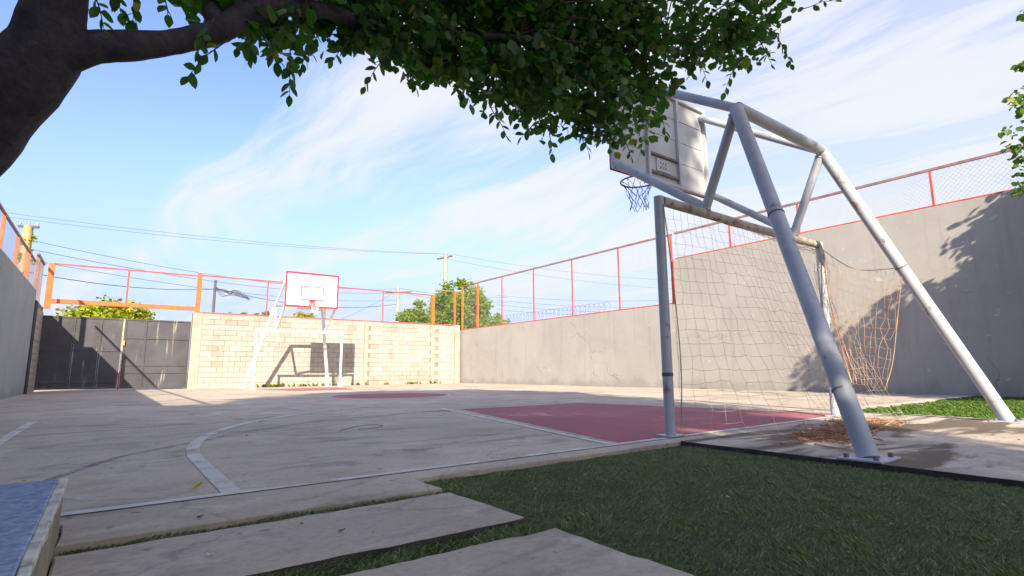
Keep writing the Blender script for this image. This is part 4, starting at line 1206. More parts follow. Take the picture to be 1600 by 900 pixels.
ADDED_CROWN = [(-745,-1214,670,53), (-709,-1303,754,56), (-819,-1405,1430,70), (-698,-1252,938,66), (-986,-1063,1021,60), (-1102,-1253,828,59), (-559,-1361,804,54), (-1070,-953,655,58), (-647,-1334,1046,62), (-1021,-1129,765,62), (-698,-1228,612,69), (-1003,-1235,1237,66), (-1084,-1165,990,50), (-749,-1312,562,73), (-970,-1427,936,60), (-893,-1279,1246,52), (-695,-1530,1108,52), (-1140,-793,762,67), (-620,-1408,894,69), (-1154,-1074,1255,72), (-825,-1163,994,61), (-1337,-1194,1025,72), (-1125,-1136,918,54), (-1280,-1124,734,52), (-1155,-900,597,52), (-780,-1390,936,72), (-588,-1223,1096,60), (-649,-1260,1259,65), (-747,-1288,1041,75), (-860,-1254,1106,66), (-852,-1286,1310,54), (-940,-1357,932,61), (-934,-1157,850,57), (-889,-1162,1327,56), (-850,-1120,1181,68), (-672,-1468,939,60), (-935,-1046,1317,58), (-773,-912,518,74), (-741,-1580,1118,73), (-1212,-1088,956,50), (-991,-1019,679,69), (-860,-1217,1376,74), (-977,-1438,1502,70), (-1010,-1240,1011,63), (-814,-1420,1459,57), (-1232,-886,887,52), (-1001,-1112,1282,56), (-986,-981,1310,68), (-960,-1360,637,50), (-779,-1355,633,69), (-887,-1294,1153,52), (-644,-1283,1256,56), (-762,-1253,797,69), (-652,-1355,1101,60), (-1316,-1108,1044,60), (-829,-1138,780,66), (-831,-1365,1221,59), (-948,-902,420,65), (-871,-1204,1011,60), (-810,-1136,617,51), (-1176,-1269,628,51), (-779,-1076,969,61), (-985,-1138,1297,61), (-1187,-1007,1002,52), (-970,-964,871,54), (-1024,-1287,706,73), (-1162,-1119,728,65), (-933,-1246,560,52), (-923,-1385,655,57), (-815,-1237,727,60), (-942,-1201,991,51), (-1140,-921,551,69), (-695,-1407,1300,53), (-1002,-1381,954,73), (-1157,-959,660,71), (-1038,-1009,1107,72), (-717,-1233,977,55), (-770,-1112,615,51), (-655,-1266,974,71), (-1155,-1096,657,51), (-1058,-1082,1127,67), (-701,-1398,883,70), (-871,-1291,977,64), (-973,-1303,762,66), (-765,-1207,1317,65), (-1071,-1152,517,70), (-979,-1178,1235,57), (-1168,-1037,578,54), (-623,-1312,1265,66), (-917,-1280,613,58), (-1118,-1276,974,66), (-801,-1219,528,63), (-1320,-1158,1082,62), (-958,-1147,596,65), (-724,-1264,1074,55), (-846,-1233,725,56), (-1081,-1132,944,75), (-1085,-1226,971,66), (-834,-1244,1297,71), (-1184,-1112,1250,64), (-956,-1069,1315,68), (-1067,-1072,1354,58), (-1064,-1202,1316,68), (-1058,-1281,959,58), (-893,-1215,1072,69), (-1061,-1203,915,66), (-618,-1391,834,51), (-1112,-1030,1336,69), (-875,-1289,1292,57), (-1145,-1139,696,54), (-1016,-1001,1318,50), (-1097,-1209,884,64), (-723,-1273,1220,63), (-1143,-1076,1212,64), (-892,-1191,1334,50), (-660,-1271,1251,72), (-1090,-941,835,75), (-762,-1201,574,69), (-665,-1126,725,74), (-718,-1348,973,52), (-993,-1014,741,67), (-700,-1437,1138,75), (-1134,-897,586,70), (-833,-1125,1024,64), (-869,-1271,535,71), (-861,-1339,1230,66), (-799,-1350,1289,64), (-1180,-1122,1394,50), (-839,-1310,1321,55), (-1134,-1057,908,50), (-745,-1364,940,59), (-833,-1387,1453,52), (-916,-1132,636,55), (-1129,-1158,1346,69), (-625,-1306,1122,64), (-899,-1271,790,72), (-558,-1398,1015,57), (-986,-1172,1105,61), (-1199,-1106,646,61), (-811,-1189,464,55), (-896,-1362,1471,56), (-1079,-1122,633,70), (-895,-1208,787,64), (-645,-1368,1267,55), (-751,-1390,1154,71), (-930,-1139,1391,63), (-705,-1390,1022,52), (-850,-1264,943,62), (-954,-1074,1189,72), (-1061,-1093,1214,52), (-1151,-1309,1118,67), (-1208,-994,861,63), (-1030,-1252,1421,54), (-646,-1346,651,59), (-737,-1415,1391,57), (-790,-1252,496,53), (-1144,-1163,1417,59), (-953,-962,559,58), (-888,-1045,1189,65), (-733,-1290,1121,54), (-1261,-1025,958,68), (-935,-1125,742,72), (-795,-1310,881,54), (-770,-1166,1040,62), (-819,-1240,800,60), (-809,-1401,924,51), (-884,-1113,420,64), (-1166,-1026,1066,75), (-754,-1121,1365,60), (-662,-1300,887,68), (-836,-1321,1349,65), (-723,-1136,932,65), (-1078,-1168,617,68), (-1148,-1044,1284,60), (-1042,-1187,1012,74), (-1155,-1244,764,61), (-1150,-1318,1022,69), (-618,-1517,1030,72), (-658,-1460,1013,72), (-711,-1374,1223,68), (-1043,-1149,825,71), (-1094,-1254,1086,73), (-817,-1110,1173,53), (-1273,-1116,1278,70), (-1151,-968,596,61), (-1037,-995,661,70), (-694,-1237,531,60), (-1050,-1375,666,74), (-694,-1225,929,74), (-931,-1088,612,75), (-751,-1257,848,68), (-683,-1138,606,65), (-760,-1305,1354,66), (-661,-1461,1190,62), (-628,-1453,919,55), (-1034,-1275,928,68), (-739,-1164,1177,72), (-812,-1177,495,66), (-804,-1142,1095,58), (-1058,-1123,569,73), (-1013,-1240,974,73), (-1026,-1209,555,62), (-752,-1090,387,67), (-1066,-1278,1286,67), (-868,-1116,850,64), (-568,-1323,688,62), (-614,-1448,1128,75), (-1053,-1021,1306,56), (-1075,-1055,1265,61), (-948,-1086,850,56), (-903,-1143,550,73), (-696,-1300,1309,55), (-701,-1219,1176,72), (-812,-983,540,58), (-768,-1297,1317,63), (-1312,-1258,833,63), (-865,-1353,580,60), (-1296,-1055,884,65), (-835,-1298,1078,53), (-1040,-1301,894,67), (-930,-1180,684,71), (-951,-1084,642,59), (-1125,-1285,782,69), (-1189,-1137,1100,65), (-1016,-1024,892,57), (-771,-1241,1384,54), (-849,-1163,935,53), (-599,-1242,822,53), (-1024,-1124,1370,64), (-679,-1206,624,65), (-880,-1269,1032,71), (-1024,-1272,1187,71), (-637,-1451,1157,67), (-759,-1492,1199,66), (-1142,-969,1152,65), (-592,-1180,479,58), (-1044,-1290,1163,75), (-1090,-1213,1457,72), (-863,-1145,886,69), (-823,-1315,679,52), (-1149,-1064,965,65), (-1055,-1210,1448,63), (-778,-1445,979,60), (-782,-1267,1202,62), (-542,-1322,779,53), (-907,-1149,1034,52), (-940,-1248,1032,63), (-1157,-1086,814,68), (-960,-1289,948,57), (-1055,-1223,589,50), (-871,-1213,1233,53), (-891,-1212,1077,52), (-645,-1026,1000,66), (-1285,-1110,750,60), (-1022,-1240,758,61), (-1175,-959,622,63), (-1029,-1168,1049,60), (-937,-1074,1307,75), (-497,-1294,902,51), (-1138,-1111,1116,71), (-1035,-1045,1354,67), (-653,-1316,880,71), (-967,-1313,583,56), (-1172,-1080,917,63), (-1176,-876,987,57), (-847,-1289,1205,71), (-1196,-915,919,64), (-1030,-1014,906,67), (-1193,-1084,1326,74), (-773,-1234,1032,67), (-678,-1409,962,63), (-764,-1328,746,67), (-835,-1213,683,65), (-1161,-1002,1130,60), (-830,-1307,1209,66), (-943,-1194,676,62), (-793,-1358,1188,57), (-725,-1297,720,68), (-631,-1245,997,69), (-870,-1198,562,56), (-707,-1386,771,65), (-713,-1342,1371,56), (-1059,-1151,675,64), (-958,-1166,846,62), (-965,-1011,1318,58), (-553,-1267,940,73), (-983,-1032,908,61), (-853,-1275,1306,73), (-793,-1351,592,57), (-1199,-904,740,67), (-1096,-1096,505,53), (-785,-1395,615,63), (-643,-1245,1162,52), (-688,-1375,983,75), (-969,-1210,937,51), (-661,-1476,1001,75), (-959,-1263,1198,73), (-771,-1519,1316,53), (-737,-1153,975,56), (-727,-1480,1221,57), (-738,-1102,935,59), (-666,-1464,849,61), (-1062,-1147,924,51), (-774,-1200,829,54), (-787,-1251,760,58), (-821,-1327,717,54), (-980,-1095,1340,55), (-730,-1255,739,70), (-669,-1151,573,67), (-1226,-1049,1117,75), (-803,-1130,958,66), (-581,-1400,1129,60), (-1181,-1184,1087,71), (-1070,-1012,1002,67), (-1189,-1194,897,55), (-1031,-919,500,66), (-786,-1214,1195,73), (-661,-1372,1115,66), (-762,-1272,1294,54), (-999,-1331,771,67), (-1023,-1107,737,73), (-684,-1208,555,58), (-926,-1284,1445,58), (-702,-1327,704,52), (-816,-1057,961,69), (-952,-1076,1120,71), (-751,-1264,486,59), (-1080,-1180,958,59), (-863,-1305,1229,57), (-1002,-1159,775,51), (-628,-1458,1019,70), (-832,-1179,1244,50), (-683,-1382,700,52), (-744,-1090,692,53), (-694,-1253,896,67), (-1198,-1189,964,66), (-531,-1311,765,71), (-1017,-1163,778,52), (-662,-1335,1166,52), (-778,-1207,1127,73), (-814,-1145,440,59), (-652,-1419,1225,71), (-752,-1185,854,55), (-967,-1475,701,70), (-720,-1245,1303,56), (-1250,-945,1029,56), (-801,-1338,1268,58), (-776,-1407,756,74), (-1085,-1254,626,69), (-767,-1249,760,53), (-870,-1196,1147,53), (-905,-1188,909,52), (-1205,-1301,1432,58), (-762,-1152,1013,73), (-1414,-1306,1125,68), (-813,-1095,650,64), (-893,-1107,1009,67), (-1106,-1234,942,74), (-664,-1499,796,59), (-1061,-1140,1315,68), (-615,-1400,841,61), (-813,-1100,793,57), (-726,-1352,1220,71), (-1096,-966,892,68), (-807,-1285,1307,75), (-1044,-1105,1268,67), (-958,-1392,795,62), (-1241,-1273,1421,66), (-1059,-1058,1116,55), (-852,-1315,686,55)]
RIGHT_CROWN = [(893,-605,515,54), (696,-591,432,45), (1051,-674,274,53), (837,-745,477,62), (874,-676,478,56), (710,-475,274,47), (754,-669,335,65), (881,-552,498,56), (647,-656,457,67), (779,-514,302,64), (851,-436,275,62), (833,-671,382,69), (919,-519,203,59), (1039,-620,385,46), (957,-626,222,48), (728,-527,472,55), (1057,-296,403,60), (729,-439,325,53), (915,-569,282,63), (907,-675,380,70), (904,-477,554,53), (876,-371,340,63), (667,-601,492,68), (829,-439,273,57), (762,-382,467,67), (854,-394,522,70), (1005,-620,280,50), (772,-614,487,54), (989,-365,224,55), (723,-389,401,68), (822,-228,271,57), (793,-753,379,51), (1006,-408,402,53), (1047,-726,396,63), (875,-342,517,54), (957,-601,334,70), (756,-688,347,53), (813,-692,379,62), (917,-628,310,62), (851,-202,361,54), (665,-684,314,70), (1072,-650,449,61), (1054,-439,307,62), (1053,-400,434,69), (859,-662,346,61), (758,-718,299,60), (711,-439,319,65), (916,-359,398,58), (919,-512,200,61), (817,-553,258,51), (906,-638,517,54), (975,-772,463,67), (697,-378,502,55), (808,-622,250,61), (943,-709,301,46), (955,-478,316,66), (736,-276,359,47), (891,-309,225,52), (910,-817,323,48), (1013,-546,436,66), (853,-591,463,60), (970,-344,481,47), (904,-300,365,45), (1042,-684,439,47), (1062,-540,248,54), (954,-652,476,66), (924,-664,390,49), (853,-684,479,70), (865,-567,549,64), (858,-574,257,62), (847,-222,309,65), (849,-847,398,46), (785,-588,295,62), (811,-361,343,69), (901,-680,373,66), (685,-413,412,60), (1039,-483,376,47), (896,-359,399,70), (819,-336,242,46), (912,-477,255,52), (763,-282,350,70), (930,-436,283,61), (773,-657,495,48), (913,-500,276,69), (863,-823,360,48), (906,-269,470,56), (919,-388,456,69), (965,-589,285,61), (941,-296,274,69), (698,-591,238,60), (846,-700,388,68), (844,-601,461,46), (1113,-555,367,66), (1043,-483,382,55), (911,-404,518,65), (881,-362,510,56), (607,-631,400,57), (723,-605,460,55), (1064,-494,355,58), (821,-258,366,51), (944,-660,323,57), (840,-642,301,46), (986,-622,464,67), (873,-495,289,58), (872,-373,384,60), (976,-391,466,46), (840,-290,349,67), (814,-722,514,55), (1037,-673,437,47), (799,-360,384,50), (904,-358,352,63), (773,-464,418,47), (1087,-322,374,46), (777,-664,384,62), (967,-464,234,63), (770,-384,364,53), (1099,-554,375,47), (965,-481,251,50), (997,-677,383,48), (893,-274,422,47), (947,-587,305,55), (750,-694,477,58), (605,-527,419,54), (601,-484,455,52), (998,-637,305,62), (764,-664,419,63), (827,-692,398,48), (835,-516,477,62), (783,-605,329,55), (866,-714,535,48), (727,-355,283,70), (765,-452,197,56), (961,-530,283,55), (812,-649,259,53), (730,-449,237,53), (663,-619,434,49), (834,-500,552,53), (744,-802,296,64), (745,-593,387,66), (896,-606,562,54), (963,-335,426,67), (900,-653,455,51), (855,-689,389,67), (982,-529,399,52), (685,-509,481,59), (809,-393,469,65), (798,-244,414,60), (977,-791,438,67), (774,-436,272,63), (848,-431,497,56), (762,-703,259,45), (833,-362,400,65), (707,-258,424,49), (731,-554,517,53), (855,-455,480,65), (775,-519,308,64), (797,-463,239,68), (816,-297,327,50), (1043,-319,327,50), (1025,-683,464,53), (952,-659,489,47), (1085,-471,259,66), (915,-400,350,53), (804,-332,304,47), (735,-269,400,69), (1028,-696,415,64), (681,-550,359,48), (720,-455,384,65), (828,-611,464,58), (978,-435,252,64), (783,-681,348,50), (827,-670,475,50), (687,-750,439,66), (754,-633,552,55), (902,-318,508,63), (652,-615,504,46), (749,-383,364,69), (940,-705,404,63), (667,-555,293,51), (918,-624,435,52), (966,-395,365,63), (797,-398,433,49), (1030,-698,309,54), (973,-297,414,59), (787,-353,227,54), (775,-372,305,65), (921,-483,304,64), (799,-456,231,61), (918,-338,356,51), (950,-745,430,65), (853,-760,255,57), (655,-557,380,53), (861,-375,425,48), (774,-472,493,49), (981,-370,418,63), (642,-361,435,56), (886,-376,467,56), (970,-344,244,63), (907,-722,292,49), (986,-738,465,66), (959,-312,330,60), (779,-620,362,50), (806,-667,430,57), (690,-343,292,53), (1084,-508,388,67), (881,-391,445,46), (854,-306,298,46), (920,-446,435,62), (594,-462,307,51), (908,-269,477,62), (907,-367,374,60), (854,-555,218,48), (750,-516,242,48), (701,-698,312,58), (929,-590,204,58), (894,-381,318,59), (850,-682,430,70), (745,-762,311,54), (798,-646,378,51), (1009,-464,360,53), (847,-437,546,54), (907,-359,304,55), (847,-575,266,55), (1011,-510,214,60), (899,-520,288,50), (822,-625,314,60), (727,-288,284,61), (943,-559,475,69), (952,-451,411,67), (786,-343,336,62)]
RIGHT_FRINGE = [(547,-177,515,5), (564,-169,453,7), (554,-169,451,7), (552,-157,410,12), (613,-152,428,13), (584,-163,420,12), (577,-151,408,11), (616,-150,415,11), (553,-162,346,15), (564,-145,363,15), (548,-159,340,15), (568,-163,330,16), (601,-151,341,17), (613,-149,344,17), (588,-145,313,12), (545,-141,283,12), (593,-144,299,12), (572,-144,348,10), (614,-159,398,14), (641,-164,393,14)]
SPRIGS = [(-355,-68,185,-365,-49,176,9), (-328,-58,194,-325,-48,181,10), (-283,-56,211,-288,-44,199,7), (-271,-59,207,-264,-53,202,6), (-179,-61,194,-175,-58,186,4), (-48,-109,265,-54,-102,245,7), (-17,-124,288,-10,-128,269,8), (9,-136,317,29,-146,325,5), (-397,-57,194,-393,-60,180,7), (-384,-61,197,-385,-53,191,7), (-391,-56,198,-389,-52,193,5), (-376,-61,200,-374,-53,198,5), (-104,-85,225,-95,-82,210,7), (-129,-75,202,-124,-76,190,6), (-213,-50,205,-205,-52,192,6), (-304,-59,208,-308,-54,201,6), (-344,-59,196,-343,-53,191,6), (-157,-66,202,-150,-64,191,5), (-79,-99,264,-73,-101,248,6), (-240,-58,214,-235,-60,199,6), (-35,-121,278,-30,-124,264,5), (-189,-55,200,-189,-46,197,4), (-117,-84,206,-117,-77,192,5), (-321,-58,199,-321,-50,195,5), (-360,-65,192,-363,-62,182,5), (-336,-59,196,-333,-55,191,5)]

cm = lambda L: [tuple(c / 100 for c in q[:4]) for q in L]
tree = empty('shade_tree', (-5.05, 0.2, 0), 'big shade tree leaning in from the left with dense overhanging canopy', 'tree')


def limb(pts, r, n=14, wob=.0, seed=0):
    pts = smooth_line(pts, 5)
    rr = np.interp(np.linspace(0, len(r) - 1, len(pts)), range(len(r)), r)
    rnd = random.Random(seed)
    rr = [q * (1 + rnd.uniform(-wob, wob)) for q in rr]
    return MB().tube(pts, rr, n)


trunk = limb([(-5.05, .2, -.1), (-4.85, .12, .5), (-4.57, .0, .99), (-4.37, -.21, 1.28), (-4.21, -.38, 1.53), (-4.10, -.48, 1.70), (-4.08, -.53, 1.84), (-4.075, -.55, 1.96), (-4.05, -.56, 2.4), (-3.9, -.6, 3.2), (-3.6, -1.0, 4.2)],
             [.24, .18, .155, .145, .136, .118, .098, .092, .088, .085, .08], 18, .03, 1)
tk = child(trunk.build('trunk', 'bark', None, True), tree)
br = limb([(-4.24, -.36, 1.50), (-4.10, -.47, 1.66), (-3.98, -.54, 1.735), (-3.85, -.56, 1.785), (-3.74, -.555, 1.84), (-3.65, -.55, 1.90), (-3.55, -.56, 1.97), (-3.46, -.555, 2.10), (-3.33, -.52, 2.20),
           (-3.1, -.47, 2.30), (-2.78, -.41, 2.37), (-2.3, -.42, 2.52), (-1.9, -.44, 2.66), (-1.2, -.5, 2.9), (-.5, -.5, 3.1)],
          [.085, .078, .062, .054, .049, .046, .05, .050, .045, .036, .030, .026, .022, .017, .01], 14, .05, 2)
child(br.build('branch', 'bark', None, True), tree)
for i, (pts, r) in enumerate([([(-3.55, -.56, 1.98), (-3.58, -.5, 2.12), (-3.4, -.4, 2.45), (-3.0, -.3, 2.9)], [.045, .04, .03, .015]),
                              ([(-3.9, -.6, 3.2), (-4.6, -1.4, 4.2), (-5.6, -2.2, 5.4)], [.07, .05, .02]),
                              ([(-3.8, -.8, 3.7), (-2.6, -1.8, 4.8), (-1.0, -3.0, 5.8)], [.07, .05, .02]),
                              ([(-3.6, -1.0, 4.2), (-3.8, -2.6, 5.4), (-3.9, -5.0, 6.2)], [.06, .045, .02]),
                              ([(-4.12, -.46, 2.3), (-4.9, -1.6, 3.1), (-5.5, -4.0, 4.0), (-4.8, -6.0, 4.4)], [.06, .05, .04, .02]),
                              ([(-3.7, -.9, 3.9), (-2.6, -.2, 4.8), (-1.4, .3, 5.6)], [.06, .04, .02]),
                              ([(-2.78, -.41, 2.37), (-2.3, -.15, 2.65), (-1.7, .1, 2.95)], [.026, .018, .008]),
                              ([(-2.5, -.42, 2.45), (-2.0, -.55, 2.55), (-1.5, -.7, 2.62)], [.02, .014, .006])]):
    child(limb(pts, r, 10, .05, 30 + i).build('branch', 'bark', None, True), tree)
# twigs that carry the canopy clumps
tw_ = MB()
rnd = random.Random(3)
spine = [Vector(q) for q in ((-3.55, -.56, 2.0), (-3.1, -.47, 2.3), (-2.78, -.41, 2.37), (-2.3, -.42, 2.52), (-1.9, -.44, 2.66), (-1.2, -.5, 2.9), (-.5, -.5, 3.1))]
for q in rnd.sample(CANOPY, 150):
    e = Vector(q[:3]) / 100
    s = min(spine, key=lambda a_: (a_ - e).length + (0 if a_.x < e.x else .4))
    m = s.lerp(e, .5) + Vector((rnd.gauss(0, .04), rnd.gauss(0, .04), rnd.uniform(0, .06)))
    tw_.tube([s, m, e], [.007, .005, .003], 5, False)
tag(child(tw_.build('twigs', 'bark2'), tree), kind='stuff')
V, F = leaf_cloud(cm(CANOPY), 31, .072, 41, .5, .7)
tag(child(mesh_from_arrays('foliage', V, F, 'leaf'), tree), kind='stuff')
V, F = leaf_cloud(cm(CROWN), 90, .10, 42, .3, .7)
tag(child(mesh_from_arrays('crown', V, F, 'leaf'), tree), kind='stuff')


# sprigs: leaves one can tell apart are objects
def leaf_data(seed):
    rnd = random.Random(seed)
    mb = MB()
    rows = [(0, 0), (.14, .17), (.34, .285), (.58, .30), (.80, .19), (1, 0)]
    cv = rnd.uniform(.05, .22)
    fd = rnd.uniform(.05, .16)
    for t, w in rows:
        z = -cv * t * t
        mb.v.append((t, 0, z))
        mb.v.append((t, w * rnd.uniform(.92, 1.08), z + fd * w))
        mb.v.append((t, -w * rnd.uniform(.92, 1.08), z + fd * w))
    for i in range(5):
        a_, b_ = 3 * i, 3 * (i + 1)
        mb.f += [(a_, b_, b_ + 1, a_ + 1), (a_, a_ + 2, b_ + 2, b_)]
    me = bpy.data.meshes.new('leaf')
    me.from_pydata(mb.v, [], mb.f)
    me.materials.append(MAT['leaf'])
    return me


LEAVES = [leaf_data(i) for i in range(7)]
inv_t = Matrix.Translation(-Vector(tree.location))
rnd = random.Random(17)
nleaf = 0


def put_leaf(p, d, size, roll):
    global nleaf
    d = d.normalized()
    up = Vector((rnd.gauss(0, .5), rnd.gauss(0, .5), 1))
    s = up.cross(d).normalized()
    u = d.cross(s)
    m = Matrix((d, s, u)).transposed().to_4x4()
    m = Matrix.Translation(p) @ m @ Matrix.Rotation(roll, 4, 'X') @ Matrix.Scale(size, 4)
    o = bpy.data.objects.new('leaf', LEAVES[nleaf % 7])
    COL.objects.link(o)
    o.parent = tree
    o.matrix_parent_inverse = inv_t
    o.matrix_basis = m
    nleaf += 1


for q in SPRIGS:
    A, B, n = Vector(q[:3]) / 100, Vector(q[3:6]) / 100, q[6]
    ax = (B - A)
    m = A.lerp(B, .5) + Vector((0, 0, ax.length * .08))
    child(MB().tube([A - ax * .3, A, m, B], [.004, .003, .0024, .0012], 5).build('twig', 'bark2'), tree)
    side = ax.cross(Vector((.59, .79, .15))).normalized()
    for k in range(n):
        t = .15 + .85 * k / max(1, n - 1)
        p = A.lerp(m, t * 2) if t < .5 else m.lerp(B, t * 2 - 1)
        s = 1 if k % 2 else -1
        d = ax.normalized() * rnd.uniform(.4, .9) + side * s * rnd.uniform(.5, 1.0) + Vector((rnd.gauss(0, .25), rnd.gauss(0, .25), -.25))
        if k == n - 1:
            d = ax.normalized() + Vector((0, 0, -.2))
        put_leaf(p, d, rnd.uniform(.042, .068), rnd.uniform(-.6, .6))
# edge leaves along the underside of the canopy
low = sorted(CANOPY, key=lambda q: q[2] - .25 * q[0])[:180]
while nleaf < 296:
    q = rnd.choice(low)
    c = Vector(q[:3]) / 100
    d = Vector((rnd.gauss(0, 1), rnd.gauss(0, 1), rnd.gauss(-.6, .6)))
    put_leaf(c + d.normalized() * q[3] / 100 * .9, d, rnd.uniform(.045, .066), rnd.uniform(-.8, .8))

# added unseen tall tree behind the camera, placed to shade the near court
tt = empty('added_shade_tree', (-9.0, -12.1, -.1), 'added tall tree out of view behind the left wall, shaped to shade the near court', 'tree')
child(limb([(-9.0, -12.1, -.1), (-9.1, -12.0, 3.0), (-8.9, -12.2, 7.0), (-9.0, -12.1, 11)], [.4, .32, .25, .1], 14, .03, 7).build('trunk', 'bark', None, True), tt)
for i in range(9):
    q = ADDED_CROWN[i * 23]
    e = Vector(q[:3]) / 100
    child(limb([(-9.0, -12.1, 5.0 + i * .4), tuple(Vector((-9, -12.1, 6.3 + i * .4)).lerp(e, .5)), tuple(e)], [.14, .09, .03], 8, .03, i).build('branch', 'bark', None, True), tt)
V, F = leaf_cloud(cm(ADDED_CROWN), 230, .17, 47, .3, .7)
tag(child(mesh_from_arrays('crown', V, F, 'leaf'), tt), kind='stuff')

# tree by the right wall
rt = empty('leafy_tree', (8.6, -5.2, -.05), 'sunlit leafy tree reaching in at the right edge', 'tree')
child(limb([(8.7, -5.3, -.1), (8.6, -5.2, 1.0), (8.5, -5.1, 2.4), (8.5, -5.0, 4.2)], [.2, .16, .13, .06], 12, .03, 6).build('trunk', 'bark', None, True), rt)
for pts in ([(8.55, -5.15, 1.9), (7.2, -4.0, 2.6), (5.6, -2.6, 3.1), (4.6, -2.0, 3.2)], [(8.5, -5.1, 2.4), (7.0, -4.2, 3.6), (5.4, -2.9, 4.2), (4.7, -2.2, 4.3)], [(8.5, -5.0, 3.2), (9.4, -3.6, 4.6), (9.8, -2.8, 5.4)]):
    child(limb(pts, [.08, .05, .03, .012], 8, .05, 9).build('branch', 'bark', None, True), rt)
V, F = leaf_cloud(cm(RIGHT_CROWN), 210, .15, 43, .3, .7)
tag(child(mesh_from_arrays('crown', V, F, 'leaf2'), rt), kind='stuff')
V, F = leaf_cloud(cm(RIGHT_FRINGE), 13, .095, 44, .4, .7)
tag(child(mesh_from_arrays('foliage', V, F, 'leaf2'), rt), kind='stuff')


# background trees beyond the walls
def far_tree(label, x, y, ztop, rx, rz, n, per, leaf, m, seed, group='trees beyond the walls'):
    rnd = random.Random(seed)
    t = empty('leafy_tree', (x, y, -.1), label, 'tree', group)
    zc = ztop - rz
    child(limb([(x, y, -.1), (x + .1, y, zc * .5), (x, y, zc)], [rx * .09, rx * .07, rx * .04], 9, .03, seed).build('trunk', 'bark2', None, True), t)
    cl = []
    for i in range(n):
        v = Vector((rnd.gauss(0, 1), rnd.gauss(0, 1), rnd.gauss(0, 1))).normalized() * rnd.uniform(.35, 1)
        if v.z < -.5:
            v.z *= .4
        r = rx * rnd.uniform(.16, .30)
        cl.append((x + v.x * (rx - r * .6), y + v.y * (rx - r * .6), zc + v.z * (rz - r * .6), r))
    for q in cl[:7]:
        child(limb([(x, y, zc * .75), ((x + q[0]) / 2, (y + q[1]) / 2, (zc + q[2]) / 2), q[:3]], [rx * .035, rx * .02, rx * .008], 6, 0, 1).build('branch', 'bark2', None, True), t)
    V, F = leaf_cloud(cl, per, leaf, seed, .2, .8)
    tag(child(mesh_from_arrays('crown', V, F, m), t), kind='stuff')
    return t


far_tree('round yellow green treetop showing above the dark gate', -3.75, 36.8, 5.0, 2.75, 1.6, 95, 150, .22, 'leaf_far2', 51)
far_tree('small dark treetop above the block wall nearest the gate', 3.0, 41.5, 5.1, 1.25, 1.1, 20, 110, .2, 'leaf_far3', 52)
far_tree('second small treetop left of the white backboard', 4.8, 40.2, 5.35, 1.3, 1.1, 20, 110, .2, 'leaf_far3', 53)
far_tree('yellowish treetop showing under the white backboard', 6.5, 34.4, 4.7, 1.5, 1.2, 24, 120, .2, 'leaf_far2', 54)
far_tree('tall bright green tree behind the far right corner', 11.9, 23.1, 5.8, 1.95, 2.4, 130, 200, .17, 'leaf_far', 55)
far_tree('lower bright green tree left of the far corner post', 9.5, 23.2, 4.3, 1.6, 1.6, 70, 150, .17, 'leaf_far', 56)
far_tree('low green bush behind the lower right wall', 13.3, 21.6, 3.9, 1.3, 1.6, 50, 140, .16, 'leaf_far', 57)
far_tree('tiny treetop far behind right of the white backboard', 15.5, 41.0, 4.3, 1.1, 1.0, 14, 100, .2, 'leaf_far3', 58)


# ------------------------------------------------------------------ utility poles and lines
def pole(label, x, y, top, r, m, arm=None, extras=True):
    p_ = empty('utility_pole', (x, y, -.1), label, 'pole', 'utility poles beyond the walls')
    child(MB().tube([(x, y, -.1), (x, y, top * .5), (x, y, top)], [r * 1.25, r * 1.1, r * .9], 10).build('post', m, None, True), p_)
    if arm:
        (ax, ay, az), (bx_, by_, bz) = arm
        child(MB().bar((ax, ay, az), (bx_, by_, bz), .12).build('crossarm', 'pole_dark'), p_)
        for t in (.08, .5, .92):
            q = Vector(arm[0]).lerp(Vector(arm[1]), t)
            child(MB().tube([q + Vector((0, 0, .06)), q + Vector((0, 0, .16)), q + Vector((0, 0, .24))], [.03, .06, .04], 8).build('insulator', 'pole_cement', None, True), p_)
    return p_


pw = pole('thick ivy stained pole above the left wall', -8.05, 36.6, 8.75, .24, 'pole_wood', ((-8.5, 36.7, 8.72), (-7.6, 36.4, 8.72)))
V, F = leaf_cloud([(-8.05 + random.gauss(0, .2), 36.6 + random.gauss(0, .15), 5.2 + 3.0 * random.random(), .22) for i in range(16)], 30, .16, 60)
tag(child(mesh_from_arrays('ivy', V, F, 'leaf_far2'), pw), kind='stuff')
pole('thin dark pole with cable bundle right of the gate', 2.76, 47.4, 8.25, .11, 'pole_dark')
pole('pale slim pole with clutter behind the block wall', 21.3, 52.1, 10.0, .16, 'pole_cement', ((20.1, 53.0, 9.25), (22.5, 51.2, 9.35)))
pole('cement pole with dark crossarm above the green tree', 18.0, 35.7, 10.35, .17, 'pole_cement', ((17.45, 36.2, 9.85), (18.45, 35.35, 10.1)))


def cable(label, a, b, sag, r=.012, n=20):
    r *= .7
    a, b = Vector(a), Vector(b)
    pts = [a.lerp(b, i / n) - Vector((0, 0, sag * 4 * (i / n) * (1 - i / n))) for i in range(n + 1)]
    return tag(MB().tube(pts, r, 4, False).build('power_line', 'cable'), label, 'cable', 'power lines across the sky')


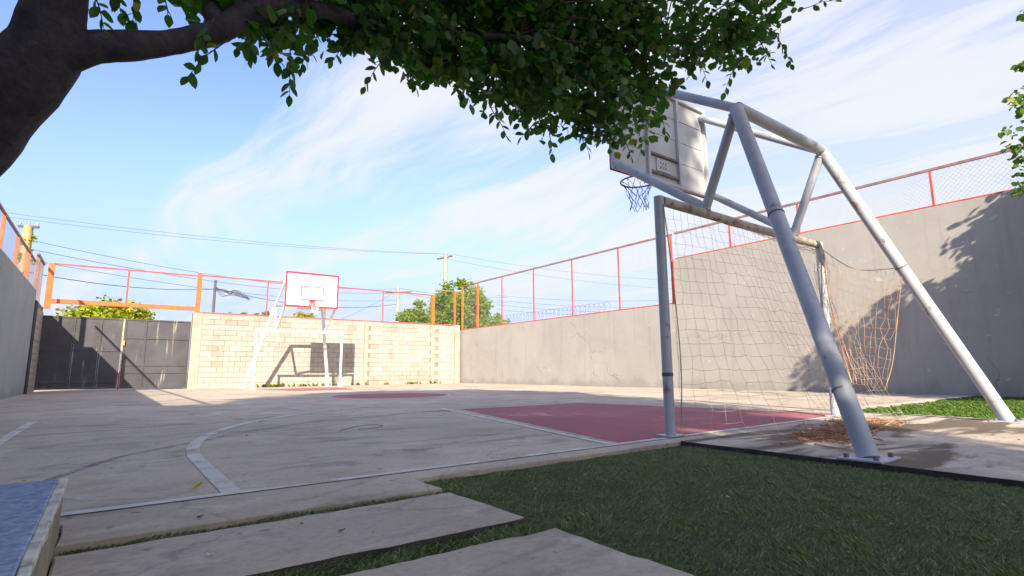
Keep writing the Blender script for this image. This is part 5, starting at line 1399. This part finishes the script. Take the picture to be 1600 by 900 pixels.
L0 = Vector((-8.05, 36.6, 0))
cable('upper thin line from left pole to cement pole', (-13.5, 38.5, 9.9), (17.5, 36.1, 10.3), .5, .012)
cable('second thin line just below the upper one', (-13.5, 38.2, 9.6), (18.4, 35.4, 10.25), .6, .012)
cable('dark line running from the left pole behind the backboard', (-8.05, 36.6, 8.0), (21.3, 52.1, 9.7), .9, .018)
cable('dark line below it reaching the slim pole', (-8.05, 36.6, 7.5), (21.3, 52.1, 9.3), .9, .020)
cable('low dark line above the gate beam', (-8.05, 36.6, 6.9), (21.3, 52.1, 8.4), .8, .018)
cable('lowest line between left pole and thin dark pole', (-8.05, 36.6, 6.2), (2.76, 47.4, 7.5), .4, .03)
cable('slack line from thin dark pole to slim pole', (2.76, 47.4, 7.6), (21.3, 52.1, 8.0), .9, .035)
cable('steep line from slim pole down behind the block wall', (21.3, 52.1, 9.6), (12.5, 50.0, 5.0), .3, .018)
cable('line from slim pole towards the green tree', (21.3, 52.1, 9.8), (26.0, 38.0, 7.5), .3, .018)
cable('second line from slim pole to the green tree', (21.3, 52.1, 9.4), (26.0, 38.0, 7.0), .4, .018)
for k, (za, zb) in enumerate([(6.9, 6.2), (6.5, 5.6), (6.1, 5.2), (5.7, 5.0)]):
    cable(['top', 'second', 'third', 'lowest'][k] + ' of four lines right of the green tree', (22.0, 34.0, za), (34.0, 22.0, zb), .35, .014)
cable('faint high line right of the cement pole', (18.4, 35.4, 10.25), (40, 28, 9.0), .4, .012)
cable('faint lower line right of the cement pole', (17.6, 36.1, 10.0), (40, 27, 8.0), .5, .012)
cb = MB()
rnd = random.Random(2)
for i in range(8):
    pts = [Vector((2.9 + 2.6 * t + rnd.gauss(0, .12), 47.45 + .5 * t, 7.55 - .5 * t + rnd.gauss(0, .16))) for t in (0, .2, .4, .6, .8, 1)]
    cb.tube(smooth_line([tuple(q) for q in pts], 4), .022, 5)
tag(cb.build('cable_bundle', 'cable'), 'tangled dark cable bundle beside the thin dark pole', 'cable')
bwire = MB()
for i in range(1):
    pts = []
    for k in range(260):
        t = k / 260
        pts.append((10.7, 17.2 - 6.5 * t + .12 * math.cos(k * .62), 2.95 - .05 * t + .16 * math.sin(k * .62)))
    bwire.tube(pts, .006, 4, False)
tag(bwire.build('barbed_wire', 'cable'), 'coiled razor wire behind the lower right wall', 'wire')
